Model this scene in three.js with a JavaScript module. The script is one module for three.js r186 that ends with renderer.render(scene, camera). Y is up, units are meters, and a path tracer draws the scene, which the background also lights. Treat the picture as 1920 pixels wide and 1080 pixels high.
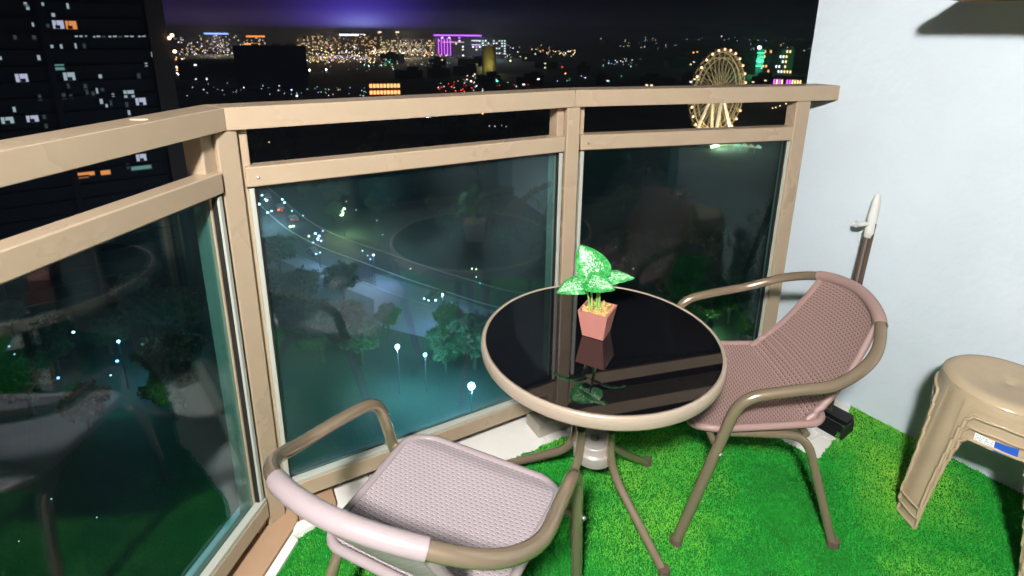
import * as THREE from 'three';
import { RoundedBoxGeometry } from 'three/addons/geometries/RoundedBoxGeometry.js';
import { mergeGeometries } from 'three/addons/utils/BufferGeometryUtils.js';

// ---------------------------------------------------------------- camera, sky, lights, exposure
const scene = new THREE.Scene();
const W = 1920, H = 1080, EYE = 1.4067;
const camera = new THREE.PerspectiveCamera(56.07, W / H, 0.05, 30000);
camera.position.set(0, EYE, 0);
camera.rotation.order = 'YXZ';
camera.rotation.set(-0.27127, 0, 0.010557);
camera.focus = 1.5; camera.userData.fStop = 5.0;   // the phone focuses on the table; the city lies soft behind
camera.setViewOffset(W, H, -2, 198, W, H);
camera.updateProjectionMatrix(); camera.updateMatrixWorld(true);

// night sky: black zenith, violet city glow that hugs the horizon, strongest over the bright centre of the city
{
  const w = 2048, h = 1024, d = new Float32Array(w * h * 4);
  for (let j = 0; j < h; j++) {
    const el = ((j + 0.5) / h - 0.5) * 180;
    for (let i = 0; i < w; i++) {
      const ph = ((i + 0.5) / w - 0.5) * 2 * Math.PI;                  // atan2(z, x)
      const az = Math.atan2(Math.cos(ph), -Math.sin(ph)) * 180 / Math.PI; // from -z towards +x
      const da = (a) => { let q = Math.abs(az - a); return q > 180 ? 360 - q : q; };
      const e = Math.max(el, 0);
      const band = Math.exp(-e / 2.6), wide = Math.exp(-e / 9);
      const g1 = Math.exp(-Math.pow(da(-15.5) / 5.2, 2)), g2 = Math.exp(-Math.pow(da(-30) / 13, 2)), g3 = Math.exp(-Math.pow(da(-12) / 15, 2));
      const core = Math.exp(-Math.pow(da(-15.2) / 2.4, 2)) * Math.exp(-Math.pow(e / 1.1, 2));
      const o = (j * w + i) * 4;
      d[o]     = 0.0012 + 0.0012 * wide + 0.036 * band * g2 + 0.13 * band * g1 + 0.004 * wide * g3 + 0.34 * core;
      d[o + 1] = 0.0014 + 0.0012 * wide + 0.016 * band * g2 + 0.070 * band * g1 + 0.003 * wide * g3 + 0.45 * core;
      d[o + 2] = 0.0018 + 0.0030 * wide + 0.085 * band * g2 + 0.85 * band * g1 + 0.022 * wide * g3 + 0.8 * core;
      d[o + 3] = 1;
    }
  }
  const sky = new THREE.DataTexture(d, w, h, THREE.RGBAFormat, THREE.FloatType);
  sky.mapping = THREE.EquirectangularReflectionMapping; sky.magFilter = THREE.LinearFilter; sky.needsUpdate = true;
  scene.background = sky; scene.environment = sky;
}
const addedMoonlight = new THREE.DirectionalLight(new THREE.Color(0.7, 0.85, 1), 0.03);  // added faint cool light over the city; no moon in view
addedMoonlight.position.set(-300, 400, 200); addedMoonlight.castShadow = true; scene.add(addedMoonlight);

const renderer = new THREE.WebGLRenderer();
renderer.toneMapping = THREE.LinearToneMapping;
renderer.toneMappingExposure = 1;
renderer.shadowMap.enabled = true;

const LAMP = new THREE.Vector3(-0.29, 2.40, 0.82);
const lampLight = new THREE.PointLight(new THREE.Color(1, 0.965, 0.92), 46);
lampLight.position.copy(LAMP); lampLight.castShadow = true; lampLight.shadow.radius = 5; scene.add(lampLight);

// ---------------------------------------------------------------- helpers
function rng(seed) { let s = seed >>> 0; return () => { s = (s + 0x6D2B79F5) | 0; let t = Math.imul(s ^ (s >>> 15), 1 | s); t = (t + Math.imul(t ^ (t >>> 7), 61 | t)) ^ t; return ((t ^ (t >>> 14)) >>> 0) / 4294967296; }; }
const R = rng(7);
const V = (x, y, z) => new THREE.Vector3(x, y, z);
function ray(px, py) { return V(px / W * 2 - 1, 1 - py / H * 2, 0.5).unproject(camera).sub(camera.position).normalize(); }
function onY(px, py, y) { const r = ray(px, py); return r.multiplyScalar((y - EYE) / r.y).add(camera.position); }
function far(px, py, dist) { const r = ray(px, py); return r.multiplyScalar(dist / Math.hypot(r.x, r.z)).add(camera.position); }
const used = {};
function numbered(n) { const k = used[n] = (used[n] || 0) + 1; return k === 1 ? n : n + '_' + String(k - 1).padStart(3, '0'); }
function shadow(o) { o.traverse((c) => { if (c.isMesh) { c.castShadow = true; c.receiveShadow = true; } }); return o; }
function thing(name, label, category, pos = [0, 0, 0], turn = 0, group) {
  const o = new THREE.Group(); o.name = numbered(name); o.position.set(...pos); o.rotation.y = turn;
  o.userData = { label, category }; if (group) o.userData.group = group;
  scene.add(o); return o;
}
function part(name, geo, mat, parent, label) {
  const m = new THREE.Mesh(Array.isArray(geo) ? mergeGeometries(geo.map((g) => g.index ? g.toNonIndexed() : g).map(clean)) : geo, mat);
  m.name = name; m.castShadow = m.receiveShadow = true; if (label) m.userData.label = label; parent.add(m); return m;
}
function clean(g) { const o = new THREE.BufferGeometry(); for (const k of ['position', 'normal', 'uv']) if (g.attributes[k]) o.setAttribute(k, g.attributes[k]); if (!o.attributes.uv) o.setAttribute('uv', new THREE.BufferAttribute(new Float32Array(o.attributes.position.count * 2), 2)); return o; }
function solo(name, geo, mat, label, category, group) { const m = part(numbered(name), geo, mat, scene); m.userData = { label, category }; if (group) m.userData.group = group; return m; }
function struct(name, geo, mat) { const m = part(numbered(name), geo, mat, scene); m.userData = { kind: 'structure' }; return m; }
function copyOf(proto, label, group) { const c = proto.clone(); c.name = numbered(proto.name.replace(/_\d{3}$/, '')); c.userData = { ...proto.userData }; if (label) c.userData.label = label; if (group) c.userData.group = group; scene.add(c); return c; }
function metreUV(g) {
  const p = g.attributes.position, n = g.attributes.normal, uv = new Float32Array(p.count * 2);
  for (let i = 0; i < p.count; i++) { const a = Math.abs(n.getX(i)), b = Math.abs(n.getY(i)), c = Math.abs(n.getZ(i)); const h = p.getX(i) * n.getZ(i) - p.getZ(i) * n.getX(i); if (b >= a && b >= c) { uv[i * 2] = p.getX(i); uv[i * 2 + 1] = p.getZ(i); } else { uv[i * 2] = h; uv[i * 2 + 1] = p.getY(i); } }
  g.setAttribute('uv', new THREE.BufferAttribute(uv, 2)); return g;
}
const box = (w, h, d, x = 0, y = 0, z = 0, ry = 0, r = 0) => { const g = r > 0 ? new RoundedBoxGeometry(w, h, d, 2, r) : new THREE.BoxGeometry(w, h, d); if (ry) g.rotateY(ry); g.translate(x, y, z); return g; };
// a bar between two points on the plan (x, z), y from lo to hi, width wd across, shifted sideways by off
function bar(a, b, lo, hi, wd, off = 0, r = 0.004) {
  const dx = b[0] - a[0], dz = b[1] - a[1], L = Math.hypot(dx, dz), g = r ? new RoundedBoxGeometry(L, hi - lo, wd, 2, Math.min(r, wd / 2.1, (hi - lo) / 2.1)) : new THREE.BoxGeometry(L, hi - lo, wd);
  const nx = -dz / L, nz = dx / L;
  g.rotateY(Math.atan2(-dz, dx)); g.translate((a[0] + b[0]) / 2 + nx * off, (lo + hi) / 2, (a[1] + b[1]) / 2 + nz * off); return metreUV(g);
}
function cyl(a, b, r0, r1 = r0, seg = 12) {
  const d = b.clone().sub(a), g = new THREE.CylinderGeometry(r1, r0, d.length(), seg);
  g.applyQuaternion(new THREE.Quaternion().setFromUnitVectors(V(0, 1, 0), d.clone().normalize())); g.translate(...a.clone().add(b).multiplyScalar(0.5).toArray()); return g;
}
// a tube through points with rounded bends; flat tension so that straights stay straight
function tube(pts, r, seg = 90, rs = 14, tension = 0.5) { const c = new THREE.CatmullRomCurve3(pts.map((p) => V(...p)), false, 'centripetal', tension); return new THREE.TubeGeometry(c, seg, r, rs, false); }
// corners of a polyline rounded with radius rad, returned as a dense list
function rounded(pts, rad, n = 8) {
  const P = pts.map((p) => V(...p)), out = [P[0].toArray()];
  for (let i = 1; i < P.length - 1; i++) {
    const a = P[i - 1].clone().sub(P[i]), b = P[i + 1].clone().sub(P[i]), r = Math.min(rad, a.length() * 0.45, b.length() * 0.45);
    const A = P[i].clone().add(a.setLength(r)), B = P[i].clone().add(b.setLength(r));
    for (let k = 0; k <= n; k++) { const t = k / n; out.push(A.clone().multiplyScalar((1 - t) * (1 - t)).addScaledVector(P[i], 2 * t * (1 - t)).addScaledVector(B, t * t).toArray()); }
  }
  out.push(P[P.length - 1].toArray()); return out;
}
// sheet of (nu x nv) points from f(u, v) -> [x, y, z], uv in metres from uvf
function sheet(f, nu, nv, uvf) {
  const p = [], t = [], ix = [];
  for (let j = 0; j <= nv; j++) for (let i = 0; i <= nu; i++) { const q = f(i / nu, j / nv); p.push(...q); const w = uvf ? uvf(i / nu, j / nv, q) : [i / nu, j / nv]; t.push(...w); }
  for (let j = 0; j < nv; j++) for (let i = 0; i < nu; i++) { const a = j * (nu + 1) + i, b = a + 1, c = a + nu + 1, e = c + 1; ix.push(a, c, b, b, c, e); }
  const g = new THREE.BufferGeometry(); g.setAttribute('position', new THREE.Float32BufferAttribute(p, 3)); g.setAttribute('uv', new THREE.Float32BufferAttribute(t, 2)); g.setIndex(ix); g.computeVertexNormals(); return g;
}
// the same sheet with thickness th (second skin along the normals and a rim)
function slab(f, nu, nv, th, uvf) {
  const a = sheet(f, nu, nv, uvf), n = a.attributes.normal, p = a.attributes.position, N = p.count;
  const P = [...p.array], T = [...a.attributes.uv.array], I = [...a.index.array];
  for (let i = 0; i < N; i++) P.push(p.getX(i) - n.getX(i) * th, p.getY(i) - n.getY(i) * th, p.getZ(i) - n.getZ(i) * th), T.push(a.attributes.uv.getX(i), a.attributes.uv.getY(i));
  const k = a.index.count; for (let i = 0; i < k; i += 3) I.push(a.index.getX(i) + N, a.index.getX(i + 2) + N, a.index.getX(i + 1) + N);
  const g = new THREE.BufferGeometry(); g.setAttribute('position', new THREE.Float32BufferAttribute(P, 3)); g.setAttribute('uv', new THREE.Float32BufferAttribute(T, 2)); g.setIndex(I); g.computeVertexNormals();
  const Pr = [], Tr = [], Ir = [], edge = []; const at = (i, j) => j * (nu + 1) + i;
  for (let i = 0; i <= nu; i++) edge.push(at(i, 0)); for (let j = 1; j <= nv; j++) edge.push(at(nu, j)); for (let i = nu - 1; i >= 0; i--) edge.push(at(i, nv)); for (let j = nv - 1; j >= 0; j--) edge.push(at(0, j));
  edge.forEach((e, q) => { for (const o of [0, N]) { Pr.push(P[(e + o) * 3], P[(e + o) * 3 + 1], P[(e + o) * 3 + 2]); Tr.push(0, 0); } if (q) { const b = q * 2; Ir.push(b - 2, b - 1, b, b, b - 1, b + 1); } });
  const r = new THREE.BufferGeometry(); r.setAttribute('position', new THREE.Float32BufferAttribute(Pr, 3)); r.setAttribute('uv', new THREE.Float32BufferAttribute(Tr, 2)); r.setIndex(Ir); r.computeVertexNormals();
  return [g, r];
}
// value-noise texture helper
function canvasTex(w, h, draw, srgb = true, rep) {
  const c = document.createElement('canvas'); c.width = w; c.height = h; draw(c.getContext('2d'), w, h);
  const t = new THREE.CanvasTexture(c); t.wrapS = t.wrapT = THREE.RepeatWrapping; if (srgb) t.colorSpace = THREE.SRGBColorSpace; if (rep) t.repeat.set(...rep); return t;
}
function noiseGrid(n, seed, octaves, base = 4) {   // tiling noise, 0..1
  const out = new Float32Array(n * n); let amp = 1, tot = 0;
  for (let o = 0; o < octaves; o++) {
    const m = base << o; if (m > n) break; const r = rng(seed + o * 17), L = Float32Array.from({ length: m * m }, () => r());
    for (let y = 0; y < n; y++) for (let x = 0; x < n; x++) {
      const fx = x / n * m, fy = y / n * m, x0 = Math.floor(fx), y0 = Math.floor(fy), s = (t) => t * t * (3 - 2 * t), u = s(fx - x0), v = s(fy - y0), q = (i, j) => L[(j % m) * m + (i % m)];
      out[y * n + x] += amp * ((q(x0, y0) * (1 - u) + q(x0 + 1, y0) * u) * (1 - v) + (q(x0, y0 + 1) * (1 - u) + q(x0 + 1, y0 + 1) * u) * v);
    }
    tot += amp; amp *= 0.55;
  }
  for (let i = 0; i < out.length; i++) out[i] /= tot; return out;
}
function noiseTex(n, seed, oct, base, f, srgb = false, rep) {
  const g = noiseGrid(n, seed, oct, base);
  return canvasTex(n, n, (x) => { const im = x.createImageData(n, n); for (let i = 0; i < n * n; i++) { const c = f(g[i], i); im.data[i * 4] = c[0]; im.data[i * 4 + 1] = c[1]; im.data[i * 4 + 2] = c[2]; im.data[i * 4 + 3] = c[3] ?? 255; } x.putImageData(im, 0, 0); }, srgb, rep);
}
const grey = (v) => { const k = Math.max(0, Math.min(255, v)); return [k, k, k]; };
const lin = (r, g, b) => new THREE.Color().setRGB(r, g, b);
const std = (c, rough = 0.6, o = {}) => new THREE.MeshStandardMaterial({ color: Array.isArray(c) ? lin(...c) : c, roughness: rough, ...o });
const glow = (r, g, b, k = 1) => new THREE.MeshStandardMaterial({ color: 0x111111, roughness: 1, emissive: lin(r, g, b), emissiveIntensity: k });

// ---------------------------------------------------------------- materials
const fineBump = noiseTex(512, 11, 6, 16, (v) => grey(v * 255));
const softRough = noiseTex(512, 23, 6, 4, (v) => grey(110 + v * 120));
const M = {};
{
  const wallMap = noiseTex(1024, 5, 7, 3, (v, i) => { const k = 0.9 + v * 0.16; return [212 * k, 224 * k, 234 * k]; }, true, [0.5, 0.5]);
  M.wall = std(0xffffff, 0.75, { map: wallMap, bumpMap: fineBump, bumpScale: 0.003 });
  const railMap = noiseTex(512, 31, 6, 12, (v) => { const k = 0.98 + v * 0.04; return [173 * k, 154 * k, 131 * k]; }, true, [1.3, 1.3]);
  M.rail = std(0xffffff, 0.42, { map: railMap, roughnessMap: softRough, bumpMap: fineBump, bumpScale: 0.0002 });
  const sillMap = noiseTex(512, 37, 6, 4, (v) => { const k = 0.94 + v * 0.1; return [178 * k, 146 * k, 118 * k]; }, true, [2, 2]);
  M.sill = std(0xffffff, 0.5, { map: sillMap });
  M.footGrey = std([0.46, 0.41, 0.36], 0.6);
  M.gasket = std([0.45, 0.47, 0.42], 0.35);
  M.rubber = std([0.012, 0.011, 0.01], 0.6);
  const tileMap = noiseTex(512, 41, 6, 3, (v) => { const k = 0.93 + v * 0.1; return [246 * k, 244 * k, 240 * k]; }, true);
  M.tile = std(0xffffff, 0.35, { map: tileMap });
  M.tileDark = std([0.045, 0.04, 0.035], 0.5);  // unseen tiles behind the camera, kept dark to dim the glass reflections
  M.grout = std([0.42, 0.4, 0.37], 0.9);
  // dusty, faintly green pane
  const dust = noiseTex(1024, 47, 8, 3, (v) => grey(255 - Math.pow(Math.max(0, v - 0.26) * 1.8, 2.2) * 22)), dust2 = noiseTex(1024, 48, 8, 3, (v) => grey(255 - Math.round(Math.pow(v, 2.4) * 2.6)));
  M.glass = new THREE.MeshPhysicalMaterial({ color: lin(0.56, 0.83, 0.88), transmission: 0.998, transmissionMap: dust, roughness: 0.02, ior: 1.72, thickness: 0 });
  M.glassSide = M.glass.clone(); M.glassSide.transmissionMap = dust2; M.glassSide.transmission = 0.999; M.glassSide.color = lin(0.56, 0.82, 0.85); M.glassSide.ior = 1.58;
  M.tubeMetal = std([0.42, 0.33, 0.235], 0.33, { metalness: 0.6, roughnessMap: softRough, bumpMap: fineBump, bumpScale: 0.00015 });
  M.blackGlass = new THREE.MeshPhysicalMaterial({ color: lin(0.004, 0.004, 0.006), roughness: 0.025, ior: 1.6, clearcoat: 0.4, clearcoatRoughness: 0.02 });
  M.tableRim = std([0.47, 0.39, 0.31], 0.38, { metalness: 0.12, roughnessMap: softRough });
  M.greyPlate = std([0.50, 0.46, 0.43], 0.35, { metalness: 0.3 });
  M.bolt = std([0.8, 0.8, 0.78], 0.2, { metalness: 0.9 });
  M.cap = std([0.12, 0.09, 0.065], 0.5);
  M.darkMetal = std([0.03, 0.016, 0.014], 0.4, { metalness: 0.3 });
  // woven resin: rows of little slits, a pale highlight painted under each
  const S = 512;
  const weave = (cx, w, h, base, slit, hi) => {
    cx.fillStyle = base; cx.fillRect(0, 0, w, h);
    const nx = 4, ny = 8;
    for (let j = 0; j < ny; j++) for (let i = -1; i <= nx; i++) {
      const x = (i + (j % 2) * 0.5 + 0.5) * w / nx, y = (j + 0.5) * h / ny, a = w / nx * 0.26, b = h / ny * 0.17;
      cx.fillStyle = hi; cx.beginPath(); cx.ellipse(x, y + h / ny * 0.16, a * 1.15, b * 1.3, 0, 0, 7); cx.fill();
      cx.fillStyle = slit; cx.beginPath(); cx.ellipse(x, y, a, b, 0, 0, 7); cx.fill();
    }
  };
  const wc = canvasTex(S, S, (c, w, h) => weave(c, w, h, '#b4a8ae', '#87787f', '#dcd2d8'), true, [1 / 0.056, 1 / 0.076]);
  const wb = canvasTex(S, S, (c, w, h) => weave(c, w, h, '#9a9a9a', '#181818', '#e0e0e0'), false, [1 / 0.056, 1 / 0.076]);
  const wc2 = canvasTex(S, S, (c, w, h) => weave(c, w, h, '#9f827d', '#4f3a39', '#c9aca5'), true, [1 / 0.056, 1 / 0.076]);
  M.weaveBrownDim = std(0xffffff, 0.42, { map: wc2, bumpMap: wb, bumpScale: 0.0022, side: THREE.DoubleSide });  // browner copy for the far chair, its dimmer light put into the colour
  M.resinBrownDim = std([0.36, 0.235, 0.22], 0.38, { side: THREE.DoubleSide });
  M.weave = std(0xffffff, 0.42, { map: wc, bumpMap: wb, bumpScale: 0.0022, side: THREE.DoubleSide });
  M.resin = std([0.37, 0.31, 0.325], 0.38, { side: THREE.DoubleSide, bumpMap: fineBump, bumpScale: 0.0002 });
  const stoolMap = noiseTex(512, 53, 6, 3, (v) => { const k = 0.9 + v * 0.16; return [192 * k, 173 * k, 145 * k]; }, true);
  M.stool = std(0xffffff, 0.24, { map: stoolMap, roughnessMap: softRough, side: THREE.DoubleSide });
  M.pot = std([0.52, 0.215, 0.18], 0.55, { bumpMap: fineBump, bumpScale: 0.0004 });
  M.chip = std([0.62, 0.40, 0.15], 0.8);
  M.stem = std([0.25, 0.52, 0.12], 0.5);
  M.white = std([0.72, 0.72, 0.7], 0.4);
  M.black = std([0.012, 0.013, 0.015], 0.5);
}

// ---------------------------------------------------------------- the balcony
const P1 = [-0.67454, -1.25553], P2 = [0.19592, -1.74045], P3 = [1.05906, -1.97312];
const dC = [0.87359, -0.48666], dR = [0.96554, -0.26026], dL = [0.17271, -0.98497], nIn = [0.48666, 0.87359];
const add = (p, d, k) => [p[0] + d[0] * k, p[1] + d[1] * k];
const P0 = add(P1, dL, -1.25);
const wallA = [1.215, -1.985], wallD = [0.577, 0.817], wallN = [-0.817, 0.577];   // the face of the side wall
const along = (t, n = 0) => [wallA[0] + wallD[0] * t + wallN[0] * n, wallA[1] + wallD[1] * t + wallN[1] * n];
function poly(pts, lo, hi) { const s = new THREE.Shape(pts.map(([x, z]) => new THREE.Vector2(x, -z))); const g = new THREE.ExtrudeGeometry(s, { depth: hi - lo, bevelEnabled: false }); g.rotateX(-Math.PI / 2); g.translate(0, lo, 0); return metreUV(g); }

// floor slab with white tiles along its edge
const inner = add([0, 0], nIn, 1.1), facL = [inner[0] - dC[0] * 2.2, inner[1] - dC[1] * 2.2], facR = [inner[0] + dC[0] * 3.2, inner[1] + dC[1] * 3.2];
const off = 0.09;
const outline = [[P0[0] - 0.16, P0[1] + 0.02], [P1[0] - 0.15, P1[1] - 0.09], [P2[0] - 0.06, P2[1] - 0.155], [P3[0] - 0.03, P3[1] - 0.155], along(-0.14, 0), along(2.25, 0), facL];
const slabG = thing('balcony_floor', 'white tiled balcony floor slab under the green turf', 'floor');
part('slab', poly(outline, -0.22, -0.012), M.grout, slabG);
delete slabG.userData.label; delete slabG.userData.category; slabG.userData.kind = 'structure';
{ // tiles 0.3 m, each its own piece, clipped to the area that is not far under the turf
  const ins = (x, z) => { let c = false; for (let i = 0, j = outline.length - 1; i < outline.length; j = i++) { const [xi, zi] = outline[i], [xj, zj] = outline[j]; if ((zi > z) !== (zj > z) && x < (xj - xi) * (z - zi) / (zj - zi) + xi) c = !c; } return c; };
  const gp = []; const s = 0.30;
  const clipPoly = (sub) => { // Sutherland-Hodgman against the outline edges near the rail (convex there)
    let out = sub; const E = outline;
    for (let i = 0; i < 5; i++) { const a = E[i], b = E[i + 1]; const res = []; const side = (p) => (b[0] - a[0]) * (p[1] - a[1]) - (b[1] - a[1]) * (p[0] - a[0]);
      for (let k = 0; k < out.length; k++) { const p = out[k], q = out[(k + 1) % out.length], sp = side(p), sq = side(q); if (sp >= 0) res.push(p); if ((sp >= 0) !== (sq >= 0)) { const t = sp / (sp - sq); res.push([p[0] + (q[0] - p[0]) * t, p[1] + (q[1] - p[1]) * t]); } }
      out = res; if (out.length < 3) return null; }
    return out;
  };
  for (let i = -6; i < 12; i++) for (let j = -7; j < 9; j++) {
    const g = 0.0015, loc = [[i * s + g, j * s + g], [(i + 1) * s - g, j * s + g], [(i + 1) * s - g, (j + 1) * s - g], [i * s + g, (j + 1) * s - g]];
    const w = loc.map(([u, n]) => [dC[0] * u + nIn[0] * (n - 1.5), dC[1] * u + nIn[1] * (n - 1.5)]);
    if (!w.some(([x, z]) => ins(x, z))) continue;
    const c = clipPoly(w); if (!c) continue;
    const geo = poly(c, -0.011, 0); part('tile', geo, (j + 0.5) * s - 1.5 > 0.0 ? M.tileDark : M.tile, slabG);
  }
}

// side wall
const sideWall = thing('side_wall', 'plain white plastered wall closing the end of the balcony', 'wall');
part('wall_face', poly([along(-0.155), along(2.7), along(2.7, -0.22), along(-0.155, -0.22)], -3.2, 2.62), M.wall, sideWall);
const topShelf = thing('shading_wall_shelf', 'brown wooden shelf mostly out of view, placed to shade the upper side wall', 'shelf');  // mostly above the frame; sized to cast the shadow on the upper wall
{
  const m = std([0.36, 0.19, 0.06], 0.5, { bumpMap: fineBump, bumpScale: 0.0005 });
  part('board', poly([along(0.30, 0.002), along(1.5, 0.002), along(1.5, 0.29), along(0.30, 0.29)], 1.508, 1.535), m, topShelf);
  for (const t of [0.62, 1.2]) part('sleeve', poly([along(t, 0.002), along(t + 0.02, 0.002), along(t + 0.02, 0.2), along(t, 0.2)], 1.536, 1.68), m, topShelf);
}
// ceiling slab and house front out of view, both darkened to limit bounce light
const ceil = thing('unseen_balcony_ceiling', 'unseen ceiling slab over the balcony, darkened to limit bounce light', 'ceiling');
part('slab', poly(outline, 2.625, 2.85), std([0.10, 0.095, 0.09], 0.8), ceil);
const front = thing('unseen_house_front', 'unseen house front, darkened to limit bounce light, with a dark glazed sliding door', 'wall');
{
  const m = std([0.16, 0.15, 0.13], 0.8, { bumpMap: fineBump, bumpScale: 0.001 }), u = (k, n) => [inner[0] + dC[0] * k + nIn[0] * n, inner[1] + dC[1] * k + nIn[1] * n];
  const seg = (a, b, lo, hi, n0, n1, mat, name) => part(name, poly([u(a, n0), u(b, n0), u(b, n1), u(a, n1)], lo, hi), mat, front);
  seg(-2.2, 0.85, 0.001, 2.62, 0.003, 0.2, m, 'wall'); seg(0.85, 3.2, 2.1, 2.62, 0.003, 0.2, m, 'lintel');
  const fr = std([0.08, 0.06, 0.05], 0.4);
  for (const k of [0.85, 1.98, 3.14]) seg(k, k + 0.06, 0.06, 2.1, 0.05, 0.11, fr, 'door_frame');
  seg(0.85, 3.2, 0.001, 0.06, 0.05, 0.11, fr, 'door_sill');
  seg(0.915, 1.975, 0.062, 2.09, 0.075, 0.081, M.glass, 'door_pane'); seg(2.045, 3.135, 0.062, 2.09, 0.085, 0.091, M.glass, 'door_pane');
  const dk = std([0.03, 0.028, 0.026], 0.9);
  seg(0.8, 3.2, -0.05, 2.6, 1.8, 1.9, dk, 'room_wall'); seg(0.75, 0.8, -0.05, 2.6, 0.21, 1.8, dk, 'room_wall'); seg(0.8, 3.2, -0.05, 0.0, 0.21, 1.8, dk, 'room_floor'); seg(0.8, 3.2, 2.55, 2.6, 0.21, 1.8, dk, 'room_ceiling');
}
{ // ceiling lamp (out of the frame, behind the camera)
  const l = thing('unseen_ceiling_lamp', 'round white ceiling lamp out of view, placed to light the balcony', 'lamp');
  part('lamp_base', cyl(V(LAMP.x, 2.56, LAMP.z), V(LAMP.x, 2.624, LAMP.z), 0.06, 0.075, 24), M.white, l);
  const b = new THREE.SphereGeometry(0.115, 24, 16); b.translate(LAMP.x, LAMP.y, LAMP.z);
  part('lamp_bulb', b, glow(1, 0.95, 0.86, 3), l);
  part('lamp_stem', cyl(V(LAMP.x, 2.51, LAMP.z), V(LAMP.x, 2.56, LAMP.z), 0.012), M.white, l);
}

// railing: one thing
const rail = thing('balcony_railing', 'beige metal balcony railing with tinted glass panels overlooking the city', 'railing');
{
  const secs = [[P0, P1, dL], [P1, P2, dC], [P2, add(P3, dR, 0.15), dR]];
  const wTop = 0.085;
  secs.forEach(([a, b, d], i) => {
    const L = Math.hypot(b[0] - a[0], b[1] - a[1]);
    // top rail; sections meet at the mitre with a hairline joint
    const sh = (p, k) => add(p, d, k);
    const bis = (d1, d2) => { const nx = -(d1[1] + d2[1]), nz = d1[0] + d2[0], l = Math.hypot(nx, nz), c = (nx / l * -d[1] + nz / l * d[0]); return [nx / l / c, nz / l / c]; };
    const n0 = i === 0 ? [-d[1], d[0]] : bis(secs[i - 1][2], d), n1 = i === 2 ? [-d[1], d[0]] : bis(d, secs[i + 1][2]);
    const mitre = (p, n, k) => [p[0] + n[0] * k, p[1] + n[1] * k];
    const beam = (nm, lo, hi, k0, k1, mat = M.rail, e = 0.0006) => {
      const A = sh(a, i ? e : 0), B = sh(b, i < 2 ? -e : 0);
      const q = [mitre(A, n0, k0), mitre(B, n1, k0), mitre(B, n1, k1), mitre(A, n0, k1)];
      const s = new THREE.Shape(q.map(([x, z]) => new THREE.Vector2(x, -z))), bv = 0.0018;
      const g = new THREE.ExtrudeGeometry(s, { depth: hi - lo - 2 * bv, bevelEnabled: true, bevelThickness: bv, bevelSize: bv, bevelOffset: -bv, bevelSegments: 2 }); g.rotateX(-Math.PI / 2); g.translate(0, lo + bv, 0); metreUV(g);
      return part(nm, g, mat, rail);
    };
    beam('top_rail', 1.176, 1.23, -wTop, 0.0);
    const A = sh(a, i === 0 ? 0 : 0.028), B = sh(b, i === 2 ? -0.175 : -0.028);
    const one = (nm, lo, hi, w, o, mat, r) => part(nm, bar(A, B, lo, hi, w, o, r), mat, rail);
    one('mid_rail', 1.031, 1.082, 0.05, -0.03, M.rail);
    one('bottom_rail', 0.068, 0.122, 0.05, -0.03, M.rail);
    one('glazing_bead', 0.1225, 0.134, 0.022, -0.018, M.gasket, 0.002);
    one('glazing_seal', 1.0265, 1.0305, 0.016, -0.022, M.rubber, 0);
    // glass and upright beads
    const gA = sh(A, 0.006), gB = sh(B, -0.006);
    part('glass_pane', bar(gA, gB, 0.127, 1.029, 0.008, -0.034, 0), i === 1 ? M.glass : M.glassSide, rail);
    for (const [p, k] of [[A, 0.004], [B, -0.016]]) {
      if (i === 0 && p === A) continue;
      part('upright_bead', bar(sh(p, k), sh(p, k + 0.012), 0.135, 1.026, 0.02, -0.020, 0.002), M.gasket, rail);
      part('upright_seal', bar(sh(p, k < 0 ? k - 0.004 : k + 0.0122), sh(p, k < 0 ? k - 0.0002 : k + 0.0162), 0.135, 1.026, 0.012, -0.022, 0), M.rubber, rail);
    }
  });
  // posts: an inner tube on the mitre with a flank tube on each section end
  const post = (p, dA, dB, w, base) => {
    const m = [dA[0] + dB[0], dA[1] + dB[1]], l = Math.hypot(...m), t = [m[0] / l, m[1] / l], n = [-t[1], t[0]];
    const c = [p[0] - n[0] * 0.028, p[1] - n[1] * 0.028];
    part('post', bar(add(c, t, -w / 2), add(c, t, w / 2), base, 1.175, 0.052, 0, 0.005), M.rail, rail);
  };
  post(P1, dL, dC, 0.052, 0.004); post(P2, dC, dR, 0.05, 0.004);
  const flank = (p, d, k, w = 0.03) => part('post_flank', bar(add(p, d, k - w / 2), add(p, d, k + w / 2), 0.006, 1.1745, 0.05, -0.052, 0.004), M.rail, rail);
  flank(P1, dL, -0.034, 0.04); flank(P1, dC, 0.03, 0.026); flank(P2, dC, -0.034, 0.026); flank(P2, dR, 0.034, 0.026);
  const e = add(P3, dR, -0.002); part('post', bar(add(e, dR, -0.03), add(e, dR, 0.03), 0.004, 1.1752, 0.052, -0.028, 0.005), M.rail, rail);
  part('post', bar(add(P0, dL, 0.0), add(P0, dL, 0.05), 0.004, 1.1752, 0.052, -0.028, 0.005), M.rail, rail);
  for (const [p, d] of [[P1, dC], [P2, dC], [P2, dR]]) for (const y of [0.095, 1.055]) { const n = [-d[1], d[0]], q = [p[0] + d[0] * 0.055 - n[0] * 0.0045, p[1] + d[1] * 0.055 - n[1] * 0.0045]; const g = new THREE.SphereGeometry(0.0045, 10, 6); g.scale(1, 1, 1); g.translate(q[0], y, q[1]); part('screw', g, M.bolt, rail); }
  // joint covers at the post feet
  part('post_foot', bar(add(P2, dC, -0.14), add(P2, dC, 0.05), 0.002, 0.058, 0.09, 0.012, 0.004), M.footGrey, rail);
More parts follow.
